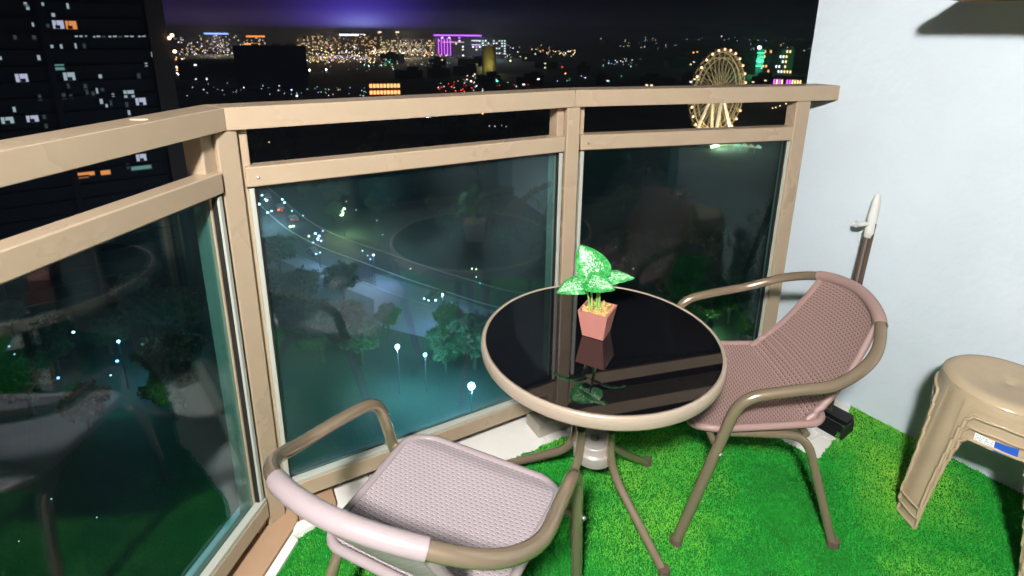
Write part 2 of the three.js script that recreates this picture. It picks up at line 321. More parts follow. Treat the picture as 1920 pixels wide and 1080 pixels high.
  [0.2, 0.5, 0.86].forEach((k) => { const g = new THREE.CylinderGeometry(0.011, 0.011, 0.0012, 18); const q = add(add(P1, dL, -1.05 + k), [dL[1], -dL[0]], 0.045); g.scale(1.7, 1, 0.7); g.translate(q[0], 1.2306, q[1]); part('rail_mark', g, std([0.6, 0.55, 0.42], 0.4), rail); });
}
{ // tan sill plate under the left run and round the corner, white kerb strip beside it
  const s = thing('sill_plate', 'tan metal sill plate under the angled end of the railing', 'sill');
  const nL = [-dL[1], dL[0]], nC = [-dC[1], dC[0]];
  const inL = (p, k) => [p[0] + nL[0] * k, p[1] + nL[1] * k], inC = (p, k) => [p[0] + nC[0] * k, p[1] + nC[1] * k];
  part('plate', poly([inL(P0, -0.06), inL(P1, -0.06), inC(add(P1, dC, 0.05), -0.06), inC(add(P1, dC, 0.05), 0.02), inL(add(P1, dL, -0.02), 0.055), inL(P0, 0.055)], 0.001, 0.026), M.sill, s);
  part('plate', poly([inC(add(P1, dC, 0.054), -0.055), inC(add(P1, dC, 0.16), -0.055), inC(add(P1, dC, 0.16), 0.012), inC(add(P1, dC, 0.054), 0.012)], 0.001, 0.022), M.sill, s);
  const k = thing('kerb_strip', 'narrow white kerb strip between the tan sill and the turf', 'kerb');
  part('strip', poly([inL(P0, 0.058), inL(add(P1, dL, -0.02), 0.058), inC(add(P1, dC, 0.04), 0.024), inC(add(P1, dC, 0.20), 0.024), inC(add(P1, dC, 0.20), 0.05), inC(add(P1, dC, 0.03), 0.062), inL(add(P1, dL, -0.04), 0.085), inL(P0, 0.085)], 0.001, 0.018), M.tile, k);
}

// artificial turf: ragged backing and blades
const turf = thing('turf_mat', 'bright green artificial grass mat with ragged edge covering the balcony floor', 'grass mat');
{
  const edge = [[500, 1085], [533, 1024], [620, 974], [760, 935], [870, 906], [940, 869], [1050, 823], [1120, 800], [1300, 760], [1420, 775], [1440, 812], [1490, 838], [1533, 862], [1556, 834], [1580, 803]].map(([x, y]) => { const p = onY(x, y, 0.008); return [p.x, p.z]; });
  const r = rng(99), pts = [];
  for (let i = 0; i < edge.length; i++) {
    const a = edge[i], b = edge[(i + 1) % edge.length]; if (i === edge.length - 1) { pts.push(a); break; }
    const L = Math.hypot(b[0] - a[0], b[1] - a[1]), n = Math.max(2, Math.round(L / 0.012));
    for (let k = 0; k < n; k++) pts.push([a[0] + (b[0] - a[0]) * k / n + (r() - 0.5) * 0.009, a[1] + (b[1] - a[1]) * k / n + (r() - 0.5) * 0.009]);
  }
  pts.push(along(0.21, 0.004), along(1.18, 0.004)); { const b = along(1.18, 0.004), k = b[0] * dC[0] + b[1] * dC[1]; pts.push([b[0] - dC[0] * (k + 0.35), b[1] - dC[1] * (k + 0.35)]); }
  const nL = [-dL[1], dL[0]]; const e0 = onY(500, 1085, 0.008); pts.push([e0.x - dL[0] * 0.95, e0.z - dL[1] * 0.95]);
  const bm = noiseTex(512, 61, 6, 4, (v) => { const k = 0.75 + v * 0.5; return [10 * k, 122 * k, 30 * k]; }, true, [3, 3]);
  part('backing', poly(pts, 0.001, 0.008), std(0xffffff, 0.85, { map: bm }), turf);
  const ins = (x, z) => { let c = false; for (let i = 0, j = pts.length - 1; i < pts.length; j = i++) { const [xi, zi] = pts[i], [xj, zj] = pts[j]; if ((zi > z) !== (zj > z) && x < (xj - xi) * (z - zi) / (zj - zi) + xi) c = !c; } return c; };
  const N = 280000, bl = new THREE.BufferGeometry();
  bl.setAttribute('position', new THREE.Float32BufferAttribute([-0.0013, 0, 0, 0.0013, 0, 0, 0.001, 0.006, 0.0012, -0.001, 0.006, 0.0012, 0, 0.012, 0.0045], 3)); bl.setIndex([0, 1, 2, 0, 2, 3, 3, 2, 4]); bl.computeVertexNormals();
  const im = new THREE.InstancedMesh(bl, std(0xffffff, 0.8, { side: THREE.DoubleSide }), N);
  const m = new THREE.Matrix4(), q = new THREE.Quaternion(), eu = new THREE.Euler(), c = new THREE.Color(); let k = 0;
  const patch = noiseGrid(256, 71, 5, 6);
  while (k < N) {
    const x = -0.9 + r() * 3.2, z = -1.85 + r() * 1.75; if (!ins(x, z)) continue;
    const pv = patch[(Math.floor((z + 3) * 110) & 255) * 256 + (Math.floor((x + 3) * 110) & 255)];
    eu.set((r() - 0.5) * 1.5, r() * 6.283, (r() - 0.5) * 0.9); q.setFromEuler(eu); const s = 0.42 + r() * 0.36; m.compose(V(x, 0.0075, z), q, V(1 + r() * 0.4, s, s)); im.setMatrixAt(k, m);
    const t = 0.62 + r() * 0.24 + (pv - 0.5) * 1.3, w = r() < 0.025 ? 0.08 : 0, yl = Math.max(0, pv - 0.40) * 0.9; im.setColorAt(k, c.setRGB((0.018 + yl) * t + w * 0.6, 0.60 * t + w, 0.050 * t + w * 0.6)); k++;
  }
  im.name = 'grass_blades'; im.userData = { kind: 'stuff' }; im.castShadow = im.receiveShadow = true; turf.add(im);
}

// ---------------------------------------------------------------- table
{
  const cx = 0.2457, cz = -1.322, th = 0.60, r = 0.328;
  const t = thing('bistro_table', 'round bistro table with glossy black glass top and beige rim', 'table', [cx, 0, cz]);
  const top = new THREE.CylinderGeometry(r - 0.012, r - 0.012, 0.006, 96); top.translate(0, th - 0.004, 0); part('table_top', top, M.blackGlass, t);
  const prof = [[r - 0.013, th - 0.034], [r - 0.004, th - 0.036], [r, th - 0.03], [r + 0.0015, th - 0.015], [r - 0.001, th - 0.002], [r - 0.006, th + 0.0012], [r - 0.012, th + 0.0006], [r - 0.0125, th - 0.008], [r - 0.013, th - 0.034]].map(([a, b]) => new THREE.Vector2(a, b));
  part('rim', new THREE.LatheGeometry(prof, 128), M.tableRim, t);
  const lg = (deg, reach) => { const a = deg * Math.PI / 180, c = Math.cos(a), s = Math.sin(a); const p = (q, y) => [c * q, y, s * q]; return tube(rounded([p(0.060, th - 0.02), p(0.060, 0.21), p(reach, 0.012)], 0.07, 7), 0.0125, 110, 12); };
  for (const [d, q] of [[50, 0.265], [140, 0.26], [208, 0.335], [320, 0.28]]) {
    const m = part('leg', lg(d, q), M.tubeMetal, t); const a = d * Math.PI / 180;
    const cap = new THREE.CylinderGeometry(0.0145, 0.016, 0.022, 14); cap.translate(Math.cos(a) * q, 0.019, Math.sin(a) * q); part('foot_cap', cap, M.cap, m);
    const s = new THREE.SphereGeometry(0.0055, 10, 8); s.translate(Math.cos(a) * 0.073, 0.232, Math.sin(a) * 0.073); part('screw', s, M.bolt, m);
    part('bracket', cyl(V(Math.cos(a) * 0.060, 0.33, Math.sin(a) * 0.060), V(Math.cos(a) * 0.060, th - 0.03, Math.sin(a) * 0.060), 0.0142), M.darkMetal, m);
  }
  const ring = new THREE.LatheGeometry([[0.014, 0.268], [0.046, 0.268], [0.050, 0.264], [0.050, 0.246], [0.058, 0.244], [0.060, 0.240], [0.060, 0.212], [0.056, 0.208], [0.014, 0.208], [0.014, 0.268]].map(([a, b]) => new THREE.Vector2(a, b)), 40); part('hub', ring, M.greyPlate, t);
}
// ---------------------------------------------------------------- plant
{
  const base = onY(1118, 624, 0.6006), y0 = 0.6005;
  const p = thing('potted_plant', 'small variegated leafy plant in a square dusty pink pot on the table', 'plant', [base.x, y0, base.z], Math.PI / 4 + 0.28);
  const h = 0.078, a = 0.030, b = 0.042, wl = 0.004;
  const ringp = (s, y) => [[-s, y, -s], [s, y, -s], [s, y, s], [-s, y, s]];
  const quad = (A, B, C, D) => { const g = new THREE.BufferGeometry(); g.setAttribute('position', new THREE.Float32BufferAttribute([...A, ...B, ...C, ...A, ...C, ...D], 3)); g.setAttribute('uv', new THREE.Float32BufferAttribute([0, 0, 1, 0, 1, 1, 0, 0, 1, 1, 0, 1], 2)); g.computeVertexNormals(); return g; };
  const q = []; const o0 = ringp(a, 0), o1 = ringp(b, h), i1 = ringp(b - wl, h), i0 = ringp(b - wl - 0.003, h - 0.02);
  for (let k = 0; k < 4; k++) { const n = (k + 1) % 4; q.push(quad(o0[n], o0[k], o1[k], o1[n]), quad(o1[n], o1[k], i1[k], i1[n]), quad(i1[n], i1[k], i0[k], i0[n])); }
  q.push(quad(o0[0], o0[1], o0[2], o0[3])); M.pot.side = THREE.DoubleSide; part('pot', q, M.pot, p);
  const r = rng(3), chips = [new THREE.BoxGeometry(0.068, 0.012, 0.068).translate(0, h - 0.014, 0)];
  for (let k = 0; k < 90; k++) { const g = new THREE.TetrahedronGeometry(0.004 + r() * 0.005); g.scale(1.6, 0.7, 1); g.rotateY(r() * 6); g.rotateZ((r() - 0.5)); g.translate((r() - 0.5) * 0.066, h - 0.007 + r() * 0.008, (r() - 0.5) * 0.066); chips.push(g); }
  const ch = part('wood_chips', chips.map((g) => g.index ? g.toNonIndexed() : g), M.chip, p); ch.userData.kind = 'stuff';
  const leafTex = canvasTex(512, 512, (c, w, hh) => {
    c.fillStyle = '#3fae58'; c.fillRect(0, 0, w, hh); const g = rng(17);
    for (let k = 0; k < 900; k++) { const x = g() * w, y = g() * hh, m = 1 - Math.abs(x / w - 0.5) * 2; c.fillStyle = g() < 0.5 ? `rgba(20,105,45,${0.6})` : `rgba(90,190,100,0.45)`; c.beginPath(); c.ellipse(x, y, 6 + g() * 16, 4 + g() * 8, g() * 3, 0, 7); c.fill(); if (m < 0) break; }
    for (let k = 0; k < 300; k++) { const s = g() < 0.5 ? -1 : 1, t = g(), d = 0.04 + Math.pow(g(), 1.5) * 0.26; const x = w * (0.5 + s * d), y = hh * (0.08 + t * 0.8) - d * 60; c.fillStyle = `rgba(215,245,215,${0.55 + g() * 0.4})`; c.beginPath(); c.ellipse(x, y, 5 + g() * 16, 3 + g() * 7, s * -0.7, 0, 7); c.fill(); }
    c.strokeStyle = 'rgba(190,240,190,.8)'; c.lineWidth = 5; c.beginPath(); c.moveTo(w / 2, 0); c.lineTo(w / 2, hh); c.stroke();
    c.strokeStyle = 'rgba(20,110,45,.55)'; c.lineWidth = 3; for (let k = 0; k < 9; k++) for (const s of [-1, 1]) { c.beginPath(); c.moveTo(w / 2, hh * k / 9); c.quadraticCurveTo(w / 2 + s * w * 0.25, hh * k / 9 + 12, w / 2 + s * w * 0.5, hh * (k / 9) + 70); c.stroke(); }
  });
  const leafM = new THREE.MeshPhysicalMaterial({ map: leafTex, roughness: 0.38, side: THREE.DoubleSide });
  p.updateMatrixWorld(true); const inv = p.matrixWorld.clone().invert();
  const D = Math.hypot(base.x, base.z);
  const at = (px, py, dd = 0) => far(px, py, D + dd).applyMatrix4(inv);
  // base px, tip px, depth offsets, half width (m), cup, normal hint in the world
  const leaf = (B, T, n, hw, droop, cup) => {
    const l = T.clone().sub(B), L = l.length(), x = l.clone().normalize(), N = n.clone().sub(x.clone().multiplyScalar(n.dot(x))).normalize(), S = new THREE.Vector3().crossVectors(N, x);
    const wAt = (v) => v < 0.18 ? 0.62 + 0.38 * Math.sin(v / 0.18 * Math.PI / 2) : Math.pow(Math.max(0, Math.cos((v - 0.18) / 0.82 * Math.PI / 2)), 0.8);
    return slab((u, v) => { const s = (u - 0.5) * 2, w = hw * wAt(v) * s, back = v < 0.25 ? -(1 - v / 0.25) * Math.abs(s) * L * 0.13 : 0; return B.clone().addScaledVector(l, v).addScaledVector(x, back).addScaledVector(S, w).addScaledVector(N, droop * Math.sin(v * Math.PI) * L + cup * s * s * hw + 0.0012 * Math.sin(v * 26) * Math.abs(s)).toArray(); }, 14, 22, 0.0007, (u, v) => [u, v]);
  };
  const rot = (v3) => v3.applyQuaternion(p.quaternion.clone().invert());
  const toCam = rot(V(-base.x, 0.55, -base.z).normalize()), up = rot(V(0, 1, 0.25));
  const B1 = at(1121, 519), B2 = at(1097, 531, 0.0), B3 = at(1118, 520, -0.02), B4 = at(1124, 523, 0.01);
  const L1 = part('leaf', leaf(B1, at(1087, 459, 0.03), toCam.clone(), 0.046, 0.06, 0.15), leafM, p);
  part('leaf', leaf(B2, at(1043, 547, -0.02), up.clone().lerp(toCam, 0.35), 0.031, 0.16, -0.25), leafM, p);
  part('leaf', leaf(at(1101, 524, -0.03), at(1152, 541, -0.07), up.clone().lerp(toCam, 0.6), 0.030, 0.10, -0.3), leafM, p);
  part('leaf', leaf(B4, at(1190, 520, 0.02), up.clone().lerp(toCam, 0.3), 0.026, 0.12, -0.2), leafM, p);
  part('leaf', leaf(at(1104, 516, 0.03), at(1079, 489, 0.05), toCam.clone(), 0.016, 0.05, 0.2), leafM, p);
  const so = [[1106, 573, B2], [1111, 575, at(1104, 520, 0.02)], [1117, 577, B1], [1121, 577, B4], [1126, 575, B3]];
  for (const [x, y, T] of so) { const A = at(x, y, 0.0); A.y = h - 0.012; const mid = A.clone().lerp(T, 0.5).add(rot(V(0.002, 0.004, 0))); part('stem', tube([A.toArray(), mid.toArray(), T.toArray()], 0.0028, 18, 8), M.stem, p); }
}

// ---------------------------------------------------------------- chairs
function makeChair(label) {
  const t = thing('bistro_chair', label, 'chair', [0, 0, 0], 0);
  const arm = [0.264, 0.516, -0.102], hemX = 0.137, hemY = 0.668, hemZ = 0.268, sh = 0.371, sf = -0.224, sb = 0.15;
  const half = (s) => [[s * 0.247, 0.010, -0.252], [s * 0.262, 0.40, -0.165], [s * 0.268, 0.512, -0.125], [s * 0.275, 0.545, 0.06], [s * 0.255, 0.60, 0.185]];
  const R_ = 0.0145;
  const loop = [...rounded([half(-1)[0], [-0.264, 0.505, -0.135], [-0.272, 0.535, 0.0]], 0.06, 8), [-0.274, 0.556, 0.10], [-0.236, 0.610, 0.205], [-0.137, 0.660, 0.275], [0, 0.678, 0.303], [0.137, 0.660, 0.275], [0.236, 0.610, 0.205], [0.274, 0.556, 0.10], ...rounded([[0.272, 0.535, 0.0], [0.264, 0.505, -0.135], half(1)[0]], 0.06, 8)];
  const fr = part('frame_tube', tube(loop, R_, 220, 14), M.tubeMetal, t);
  for (const s of [-1, 1]) {
    part('rear_leg', tube(rounded([[s * 0.185, sh - 0.035, -0.13], [s * 0.19, sh - 0.04, 0.10], [s * 0.245, 0.010, 0.195]], 0.06, 8), 0.0125, 70, 12), M.tubeMetal, t);
    part('side_bar', cyl(V(s * 0.262, sh - 0.032, -0.172), V(s * 0.15, sh - 0.032, -0.172), 0.010), M.tubeMetal, t);
    for (const [x, z] of [[0.247, -0.252], [0.245, 0.195]]) { const c = new THREE.CylinderGeometry(0.0165, 0.018, 0.02, 14); c.translate(s * x, 0.018, z); part('foot_cap', c, M.cap, t); }
    const bo = new THREE.SphereGeometry(0.006, 10, 8); bo.translate(s * 0.276, sh - 0.032, -0.172); part('bolt', bo, M.bolt, t);
  }
  part('seat_bar', cyl(V(-0.185, sh - 0.033, -0.172), V(0.185, sh - 0.033, -0.172), 0.010), M.tubeMetal, t);
  part('seat_bar', cyl(V(-0.19, sh - 0.038, 0.10), V(0.19, sh - 0.038, 0.10), 0.010), M.tubeMetal, t);
  // seat: rounded plan, slight dish
  const Ls = sb - sf, hw = (z, s0 = 0.215, s1 = 0.195, rf = 0.075, rb = 0.05) => { const k = (z - sf) / Ls, w = s0 + (s1 - s0) * k; const d = z - sf, e = sb - z; let c = 0; if (d < rf) c = rf - Math.sqrt(Math.max(0, rf * rf - (rf - d) ** 2)); if (e < rb) c = Math.max(c, rb - Math.sqrt(Math.max(0, rb * rb - (rb - e) ** 2))); return w - c; };
  const seatF = (u, v) => { const vv = 0.5 - 0.5 * Math.cos(v * Math.PI), z = sf + Ls * vv, s = (u - 0.5) * 2, x = s * hw(z); const lip = Math.exp(-Math.pow((z - sf) / 0.03, 2)) * 0.014; return [x, sh - lip - 0.014 * (1 - s * s) * Math.sin(vv * Math.PI) + 0.012 * vv * vv, z]; };
  part('seat', slab(seatF, 24, 40, 0.007, (u, v, p) => [p[0], p[2]]), M.weave, t);
  const rim = []; for (let k = 0; k <= 60; k++) { const v = k / 60; rim.push(seatF(1, v)); } for (let k = 1; k < 14; k++) rim.push(seatF(1 - k / 14, 1)); for (let k = 60; k >= 0; k--) rim.push(seatF(0, k / 60)); for (let k = 1; k <= 14; k++) rim.push(seatF(k / 14, 0));
  const rg = tube(rim.filter((p, i) => !i || Math.hypot(p[0] - rim[i - 1][0], p[1] - rim[i - 1][1], p[2] - rim[i - 1][2]) > 0.002).map((p) => [p[0], p[1] - 0.004, p[2]]), 0.0105, 300, 10); part('seat_border', rg, M.resin, t);
  // back: from the rear of the seat up to the tube
  const backF = (u, v) => {
    const s = (u - 0.5) * 2, w = 0.186 + (hemX - 0.186) * v, x = s * w;
    const y = sh + 0.006 + (hemY - sh - 0.002) * v - 0.012 * v * s * s, bend = Math.pow(1 - v, 3);
    const rib = 0.006 * Math.max(0, Math.sin(v * 78)) * Math.exp(-Math.pow((v - 0.14) / 0.13, 2)) * (0.3 + 0.7 * Math.abs(s));
    return [x, y, sb - 0.02 + (hemZ + 0.022 - sb) * Math.pow(v, 0.82) + 0.02 * (1 - s * s) * (0.35 + 0.65 * v) - 0.035 * bend + 0.0 - rib];
  };
  part('backrest', slab(backF, 24, 120, 0.006, (u, v, p) => [p[0], v * 0.31]), M.weave, t);
  for (const u of [0, 1]) { const e = []; for (let k = 0; k <= 30; k++) e.push(backF(u, k / 30)); part('back_border', tube(e, 0.0095, 50, 10), M.resin, t); }
  // sleeve of the back round the tube
  const hem = []; for (let k = 0; k <= 24; k++) { const c = new THREE.CatmullRomCurve3(loop.map((p) => V(...p)), false, 'centripetal'); if (!hem.c) hem.c = c; const q = 0.5 + (k / 24 - 0.5) * 0.142; hem.push(hem.c.getPointAt(q).toArray()); }
  part('hem', tube(hem, R_ + 0.003, 60, 16), M.resin, t);
  return t;
}
const chair = makeChair('bistro chair in front of the glass railing with lavender seat seen from behind');
chair.position.set(-0.1533, 0, -0.9432); chair.rotation.y = -24.48 * Math.PI / 180;
const chair2 = copyOf(chair, 'bistro chair toned mauve brown for its dimmer light, against the white wall facing the table'); chair2.position.set(0.7273, 0, -1.4579); chair2.rotation.y = 89.7 * Math.PI / 180;
chair2.traverse((c) => { if (c.material === M.weave) c.material = M.weaveBrownDim; if (c.material === M.resin) c.material = M.resinBrownDim; });

// ---------------------------------------------------------------- stools: three nested
function makeStool(label) {
  const t = thing('plastic_stool', label, 'stool', [0, 0, 0], 0, 'stack of plastic stools by the wall');
  const hs = 0.402;
  const corner = (th) => { const a = ((th % (Math.PI / 2)) + Math.PI / 2) % (Math.PI / 2); return Math.min(a, Math.PI / 2 - a); };   // angle from the nearest leg
  const sup = (th, y) => { const k = 1 - y / hs, sq = 1 / Math.pow(Math.pow(Math.abs(Math.cos(th)), 1.5 + 0.35 * (1 - k)) + Math.pow(Math.abs(Math.sin(th)), 1.5 + 0.35 * (1 - k)), 1 / (1.5 + 0.35 * (1 - k))); return (0.142 + 0.056 * k) * (0.9 + 0.1 * sq) ; };
  const legW = 0.175, arch = (th) => { const c = corner(th); if (c < legW) return 0; const k = Math.min(1, (c - legW) / (Math.PI / 4 - legW)); return (hs - 0.066) * Math.pow(Math.sin(Math.min(1, k * 2.6) * Math.PI / 2), 0.55) + 0.010 * k; };
  const ths = []; for (let l = 0; l < 4; l++) { const b = l * Math.PI / 2; for (const k of [-legW - 0.002, -legW, -0.12, -0.06, 0, 0.06, 0.12, legW, legW + 0.002]) ths.push(b + k); for (let k = 1; k < 28; k++) ths.push(b + legW + 0.002 + (Math.PI / 2 - 2 * legW - 0.004) * Math.pow(Math.sin(k / 28 * Math.PI / 2), 2)); }
  ths.push(ths[0] + 2 * Math.PI); const n = ths.length - 1;
  const skirt = slab((u, v) => { const th = ths[Math.round(u * n)], yb = arch(th), y = hs - 0.012 - v * (hs - 0.012 - yb), r = sup(th, y); const groove = 0.004 * Math.exp(-Math.pow((corner(th) - legW * 0.82) / 0.03, 2)); return [Math.cos(th) * (r - groove), y, Math.sin(th) * (r - groove)]; }, n, 22, -0.003, (u, v) => [u * 3, v]);
  part('legs_and_apron', skirt, M.stool, t);
  t.userData.tmpR = sup;
  const pr = [[0.0, hs - 0.010], [0.012, hs - 0.010], [0.0125, hs - 0.004], [0.05, hs - 0.003], [0.10, hs], [0.118, hs + 0.002], [0.132, hs - 0.001], [0.141, hs - 0.009], [0.1455, hs - 0.02], [0.146, hs - 0.046], [0.1445, hs - 0.05]].map(([a, b]) => new THREE.Vector2(a, b));
  part('seat', new THREE.LatheGeometry(pr, 72), M.stool, t);
  const loopP = []; let last = null;   // raised lip round every arch and leg foot
  for (const th of ths.slice(0, -1)) { const y = Math.max(arch(th), 0.003), r = sup(th, y) + 0.0025, q = V(Math.cos(th) * r, y, Math.sin(th) * r); if (last && q.distanceTo(last) > 0.03) for (let i = 1; i < 10; i++) { const yy = last.y + (q.y - last.y) * i / 10, rr = sup(th, yy) + 0.0025; loopP.push([Math.cos(th) * rr, yy, Math.sin(th) * rr]); } loopP.push(q.toArray()); last = q; }
  part('lip', new THREE.TubeGeometry(new THREE.CatmullRomCurve3(loopP.map((q) => V(...q)), true, 'centripetal'), 900, 0.0042, 7, true), M.stool, t);
  return t;
}
{
  const pos = [1.385, -1.30], labs = ['bottom stool of the beige plastic stool stack, with the blue and white sticker', 'middle stool of the beige plastic stool stack', 'beige plastic stool on top of the stack, with the bare shiny seat'];
  const s0 = makeStool(labs[0]), supR = s0.userData.tmpR; delete s0.userData.tmpR; s0.position.set(pos[0], 0.012, pos[1]); s0.rotation.y = 0.02;
  for (let k = 1; k < 3; k++) { const c = copyOf(s0, labs[k]); c.position.y = 0.012 + k * 0.036; c.scale.set(1 + k * 0.012, 1, 1 + k * 0.012); c.rotation.y = 0.02 + (k - 1.4) * 0.02; }
  // sticker on the apron
  const patch = (th0, th1, y0, y1, mat, nm) => part(nm, sheet((u, v) => { const th = th0 + (th1 - th0) * u, y = y0 + (y1 - y0) * v, r = supR(th, y) + 0.0025; return [Math.cos(th) * r, y, Math.sin(th) * r]; }, 12, 3), mat, s0);
  
  const wm = canvasTex(256, 64, (c) => { c.fillStyle = '#e9edf2'; c.fillRect(0, 0, 256, 64); const r = rng(5); c.fillStyle = '#7c8794'; for (let k = 0; k < 60; k++) c.fillRect(14 + r() * 220, 10 + Math.floor(r() * 4) * 12, 3 + r() * 9, 4); });
  M.sticker = std(0xffffff, 0.5, { map: wm, side: THREE.DoubleSide }); M.stickerBlue = std([0.02, 0.11, 0.55], 0.45, { side: THREE.DoubleSide });
  const mid = 2.36; patch(mid + 0.30, mid + 0.02, 0.339, 0.367, M.sticker, 'label_sticker'); patch(mid + 0.018, mid - 0.30, 0.339, 0.367, M.stickerBlue, 'label_sticker');
}
// ---------------------------------------------------------------- dustpan leaning in the corner
{
  const foot = onY(1545, 792, 0.012), top0 = along(0.165, 0.02), top = V(top0[0], 0.862, top0[1]);
  const t = thing('long_dustpan', 'long handled black dustpan with white grip leaning in the wall corner', 'dustpan');
  const ax = top.clone().sub(foot).normalize(), P = (k) => foot.clone().addScaledVector(ax, k), L = top.distanceTo(foot);
  const side = V(wallD[0], 0, wallD[1]);
  const shm = std([0.17, 0.125, 0.105], 0.25, { metalness: 0.6 }), shl = std([0.55, 0.48, 0.42], 0.25, { metalness: 0.7 });
  for (const s of [-1, 1]) part('shaft', cyl(P(0.05).addScaledVector(side, s * 0.0085), P(L - 0.10).addScaledVector(side, s * 0.0085), 0.0085), shm, t);
  part('shaft_highlight', cyl(P(0.05).addScaledVector(V(wallN[0], 0.2, wallN[1]), 0.006), P(L - 0.10).addScaledVector(V(wallN[0], 0.2, wallN[1]), 0.006), 0.0035), shl, t);  // pale strip stands in for the highlight along the shaft
  const gp = [[0.0, 0], [0.014, 0], [0.0175, 0.02], [0.0165, 0.09], [0.013, 0.14], [0.008, 0.158], [0.0, 0.162]].map(([a, b]) => new THREE.Vector2(a, b)), gg = new THREE.LatheGeometry(gp, 24); gg.scale(0.95, 1, 0.95);
  gg.applyQuaternion(new THREE.Quaternion().setFromUnitVectors(V(0, 1, 0), ax)); const gpos = P(L - 0.155); gg.translate(gpos.x, gpos.y, gpos.z); part('grip', gg, M.white, t);
  const hk = P(L - 0.105), out = V(-0.95, 0.05, 0.1).normalize();
  part('hook', tube([hk.toArray(), hk.clone().addScaledVector(out, 0.02).toArray(), hk.clone().addScaledVector(out, 0.05).add(V(0, -0.002, 0)).toArray(), hk.clone().addScaledVector(out, 0.062).add(V(0, 0.006, 0)).toArray()], 0.0085, 24, 10), M.white, t);
  // pan: open black scoop
  const a = Math.atan2(-wallD[1], wallD[0]); const pan = [box(0.15, 0.006, 0.085, 0, 0.004, 0.0), box(0.15, 0.055, 0.006, 0, 0.0355, -0.046), box(0.006, 0.045, 0.084, -0.0785, 0.0295, 0.0), box(0.006, 0.045, 0.084, 0.0785, 0.0295, 0.0), box(0.15, 0.005, 0.06, 0, 0.0645, -0.019)];
  const pm = part('pan', pan, M.black, t); pm.position.set(foot.x - wallN[0] * 0.0, 0.002, foot.z); pm.rotation.y = a; pm.position.add(V(0.0, 0, 0.0));
  const lipm = part('pan_lip', box(0.15, 0.005, 0.012, 0, 0.004, 0.049), M.white, t); lipm.position.copy(pm.position); lipm.rotation.y = a;
}
// CITY START
scene.fog = new THREE.FogExp2(new THREE.Color(0.72, 0.76, 1.0), 0.00024);   // humid night air: halos round the lamps
// ---------------------------------------------------------------- the city below and beyond
const GY = -57;                                      // street level, metres below the balcony floor
const ground = (px, py) => onY(px, py, GY);
const roadPts = [];
{
  const gm = noiseTex(1024, 83, 8, 4, (v) => { const k = 0.1 + v * 1.8; return [52 * k, 66 * k, 60 * k]; }, true, [60, 60]);
  const g = new THREE.CircleGeometry(16000, 96); g.rotateX(-Math.PI / 2); g.translate(0, GY - 0.02, 0);
  const uv = g.attributes.uv; for (let i = 0; i < uv.count; i++) uv.setXY(i, uv.getX(i) * 2.2, uv.getY(i) * 2.2);
  struct('city_ground', g, std(0xffffff, 0.9, { map: gm }));
  // the avenue: a ribbon through points read off the ground
  for (const [x, y] of [[300, 235], [420, 318], [475, 372], [540, 430], [600, 462], [680, 492], [760, 522], [840, 548], [930, 575], [1060, 590]]) roadPts.push(ground(x, y));
  const c = new THREE.CatmullRomCurve3(roadPts, false, 'centripetal');
  const ribbon = (off, w, y) => sheet((u, v) => { const p = c.getPointAt(v), t = c.getTangentAt(v), n = V(-t.z, 0, t.x).normalize(); return [p.x + n.x * (off + (u - 0.5) * w), y, p.z + n.z * (off + (u - 0.5) * w)]; }, 2, 160, (u, v) => [u, v * 30]);
  const am = noiseTex(256, 87, 6, 4, (v) => { const k = 0.8 + v * 0.4; return [84 * k, 84 * k, 88 * k]; }, true);
  M.asphalt = std(0xffffff, 0.7, { map: am }); M.mark = std([0.6, 0.6, 0.58], 0.7); M.kerb = std([0.3, 0.3, 0.3], 0.8);
  struct('avenue', ribbon(0, 15, GY), M.asphalt); struct('avenue_marking', ribbon(0, 0.35, GY + 0.02), M.mark);
  for (const s of [-1, 1]) struct('avenue_kerb', bar2(c, s * 7.7), M.kerb);
  struct('pavement', ribbon(10, 4, GY + 0.1), std([0.22, 0.21, 0.22], 0.8));
  // paved plaza beside the avenue
  const pl = [[700, 512], [760, 530], [860, 560], [930, 585], [1010, 592], [1060, 640], [960, 650], [830, 640], [702, 610]].map(([x, y]) => { const p = ground(x, y); return [p.x, p.z]; });
  struct('plaza', poly(pl, GY - 0.01, GY + 0.06), std([0.20, 0.195, 0.23], 0.7));
}
function bar2(c, off) { return slab((u, v) => { const p = c.getPointAt(v), t = c.getTangentAt(v), n = V(-t.z, 0, t.x).normalize(); return [p.x + n.x * (off + (u - 0.5) * 0.4), GY + 0.13, p.z + n.z * (off + (u - 0.5) * 0.4)]; }, 1, 120, 0.13); }
const avenue = new THREE.CatmullRomCurve3(roadPts, false, 'centripetal');

const winMat = [glow(1, 0.68, 0.32, 2.6), glow(0.9, 0.95, 1, 2.3), glow(1, 0.42, 0.14, 2.4), glow(0.62, 0.10, 1, 3.2), glow(0.6, 1, 0.85, 1.8), glow(1, 0.84, 0.55, 1.9)];
const concrete = [std([0.10, 0.10, 0.11], 0.9), std([0.16, 0.14, 0.12], 0.9), std([0.05, 0.055, 0.075], 0.9)];
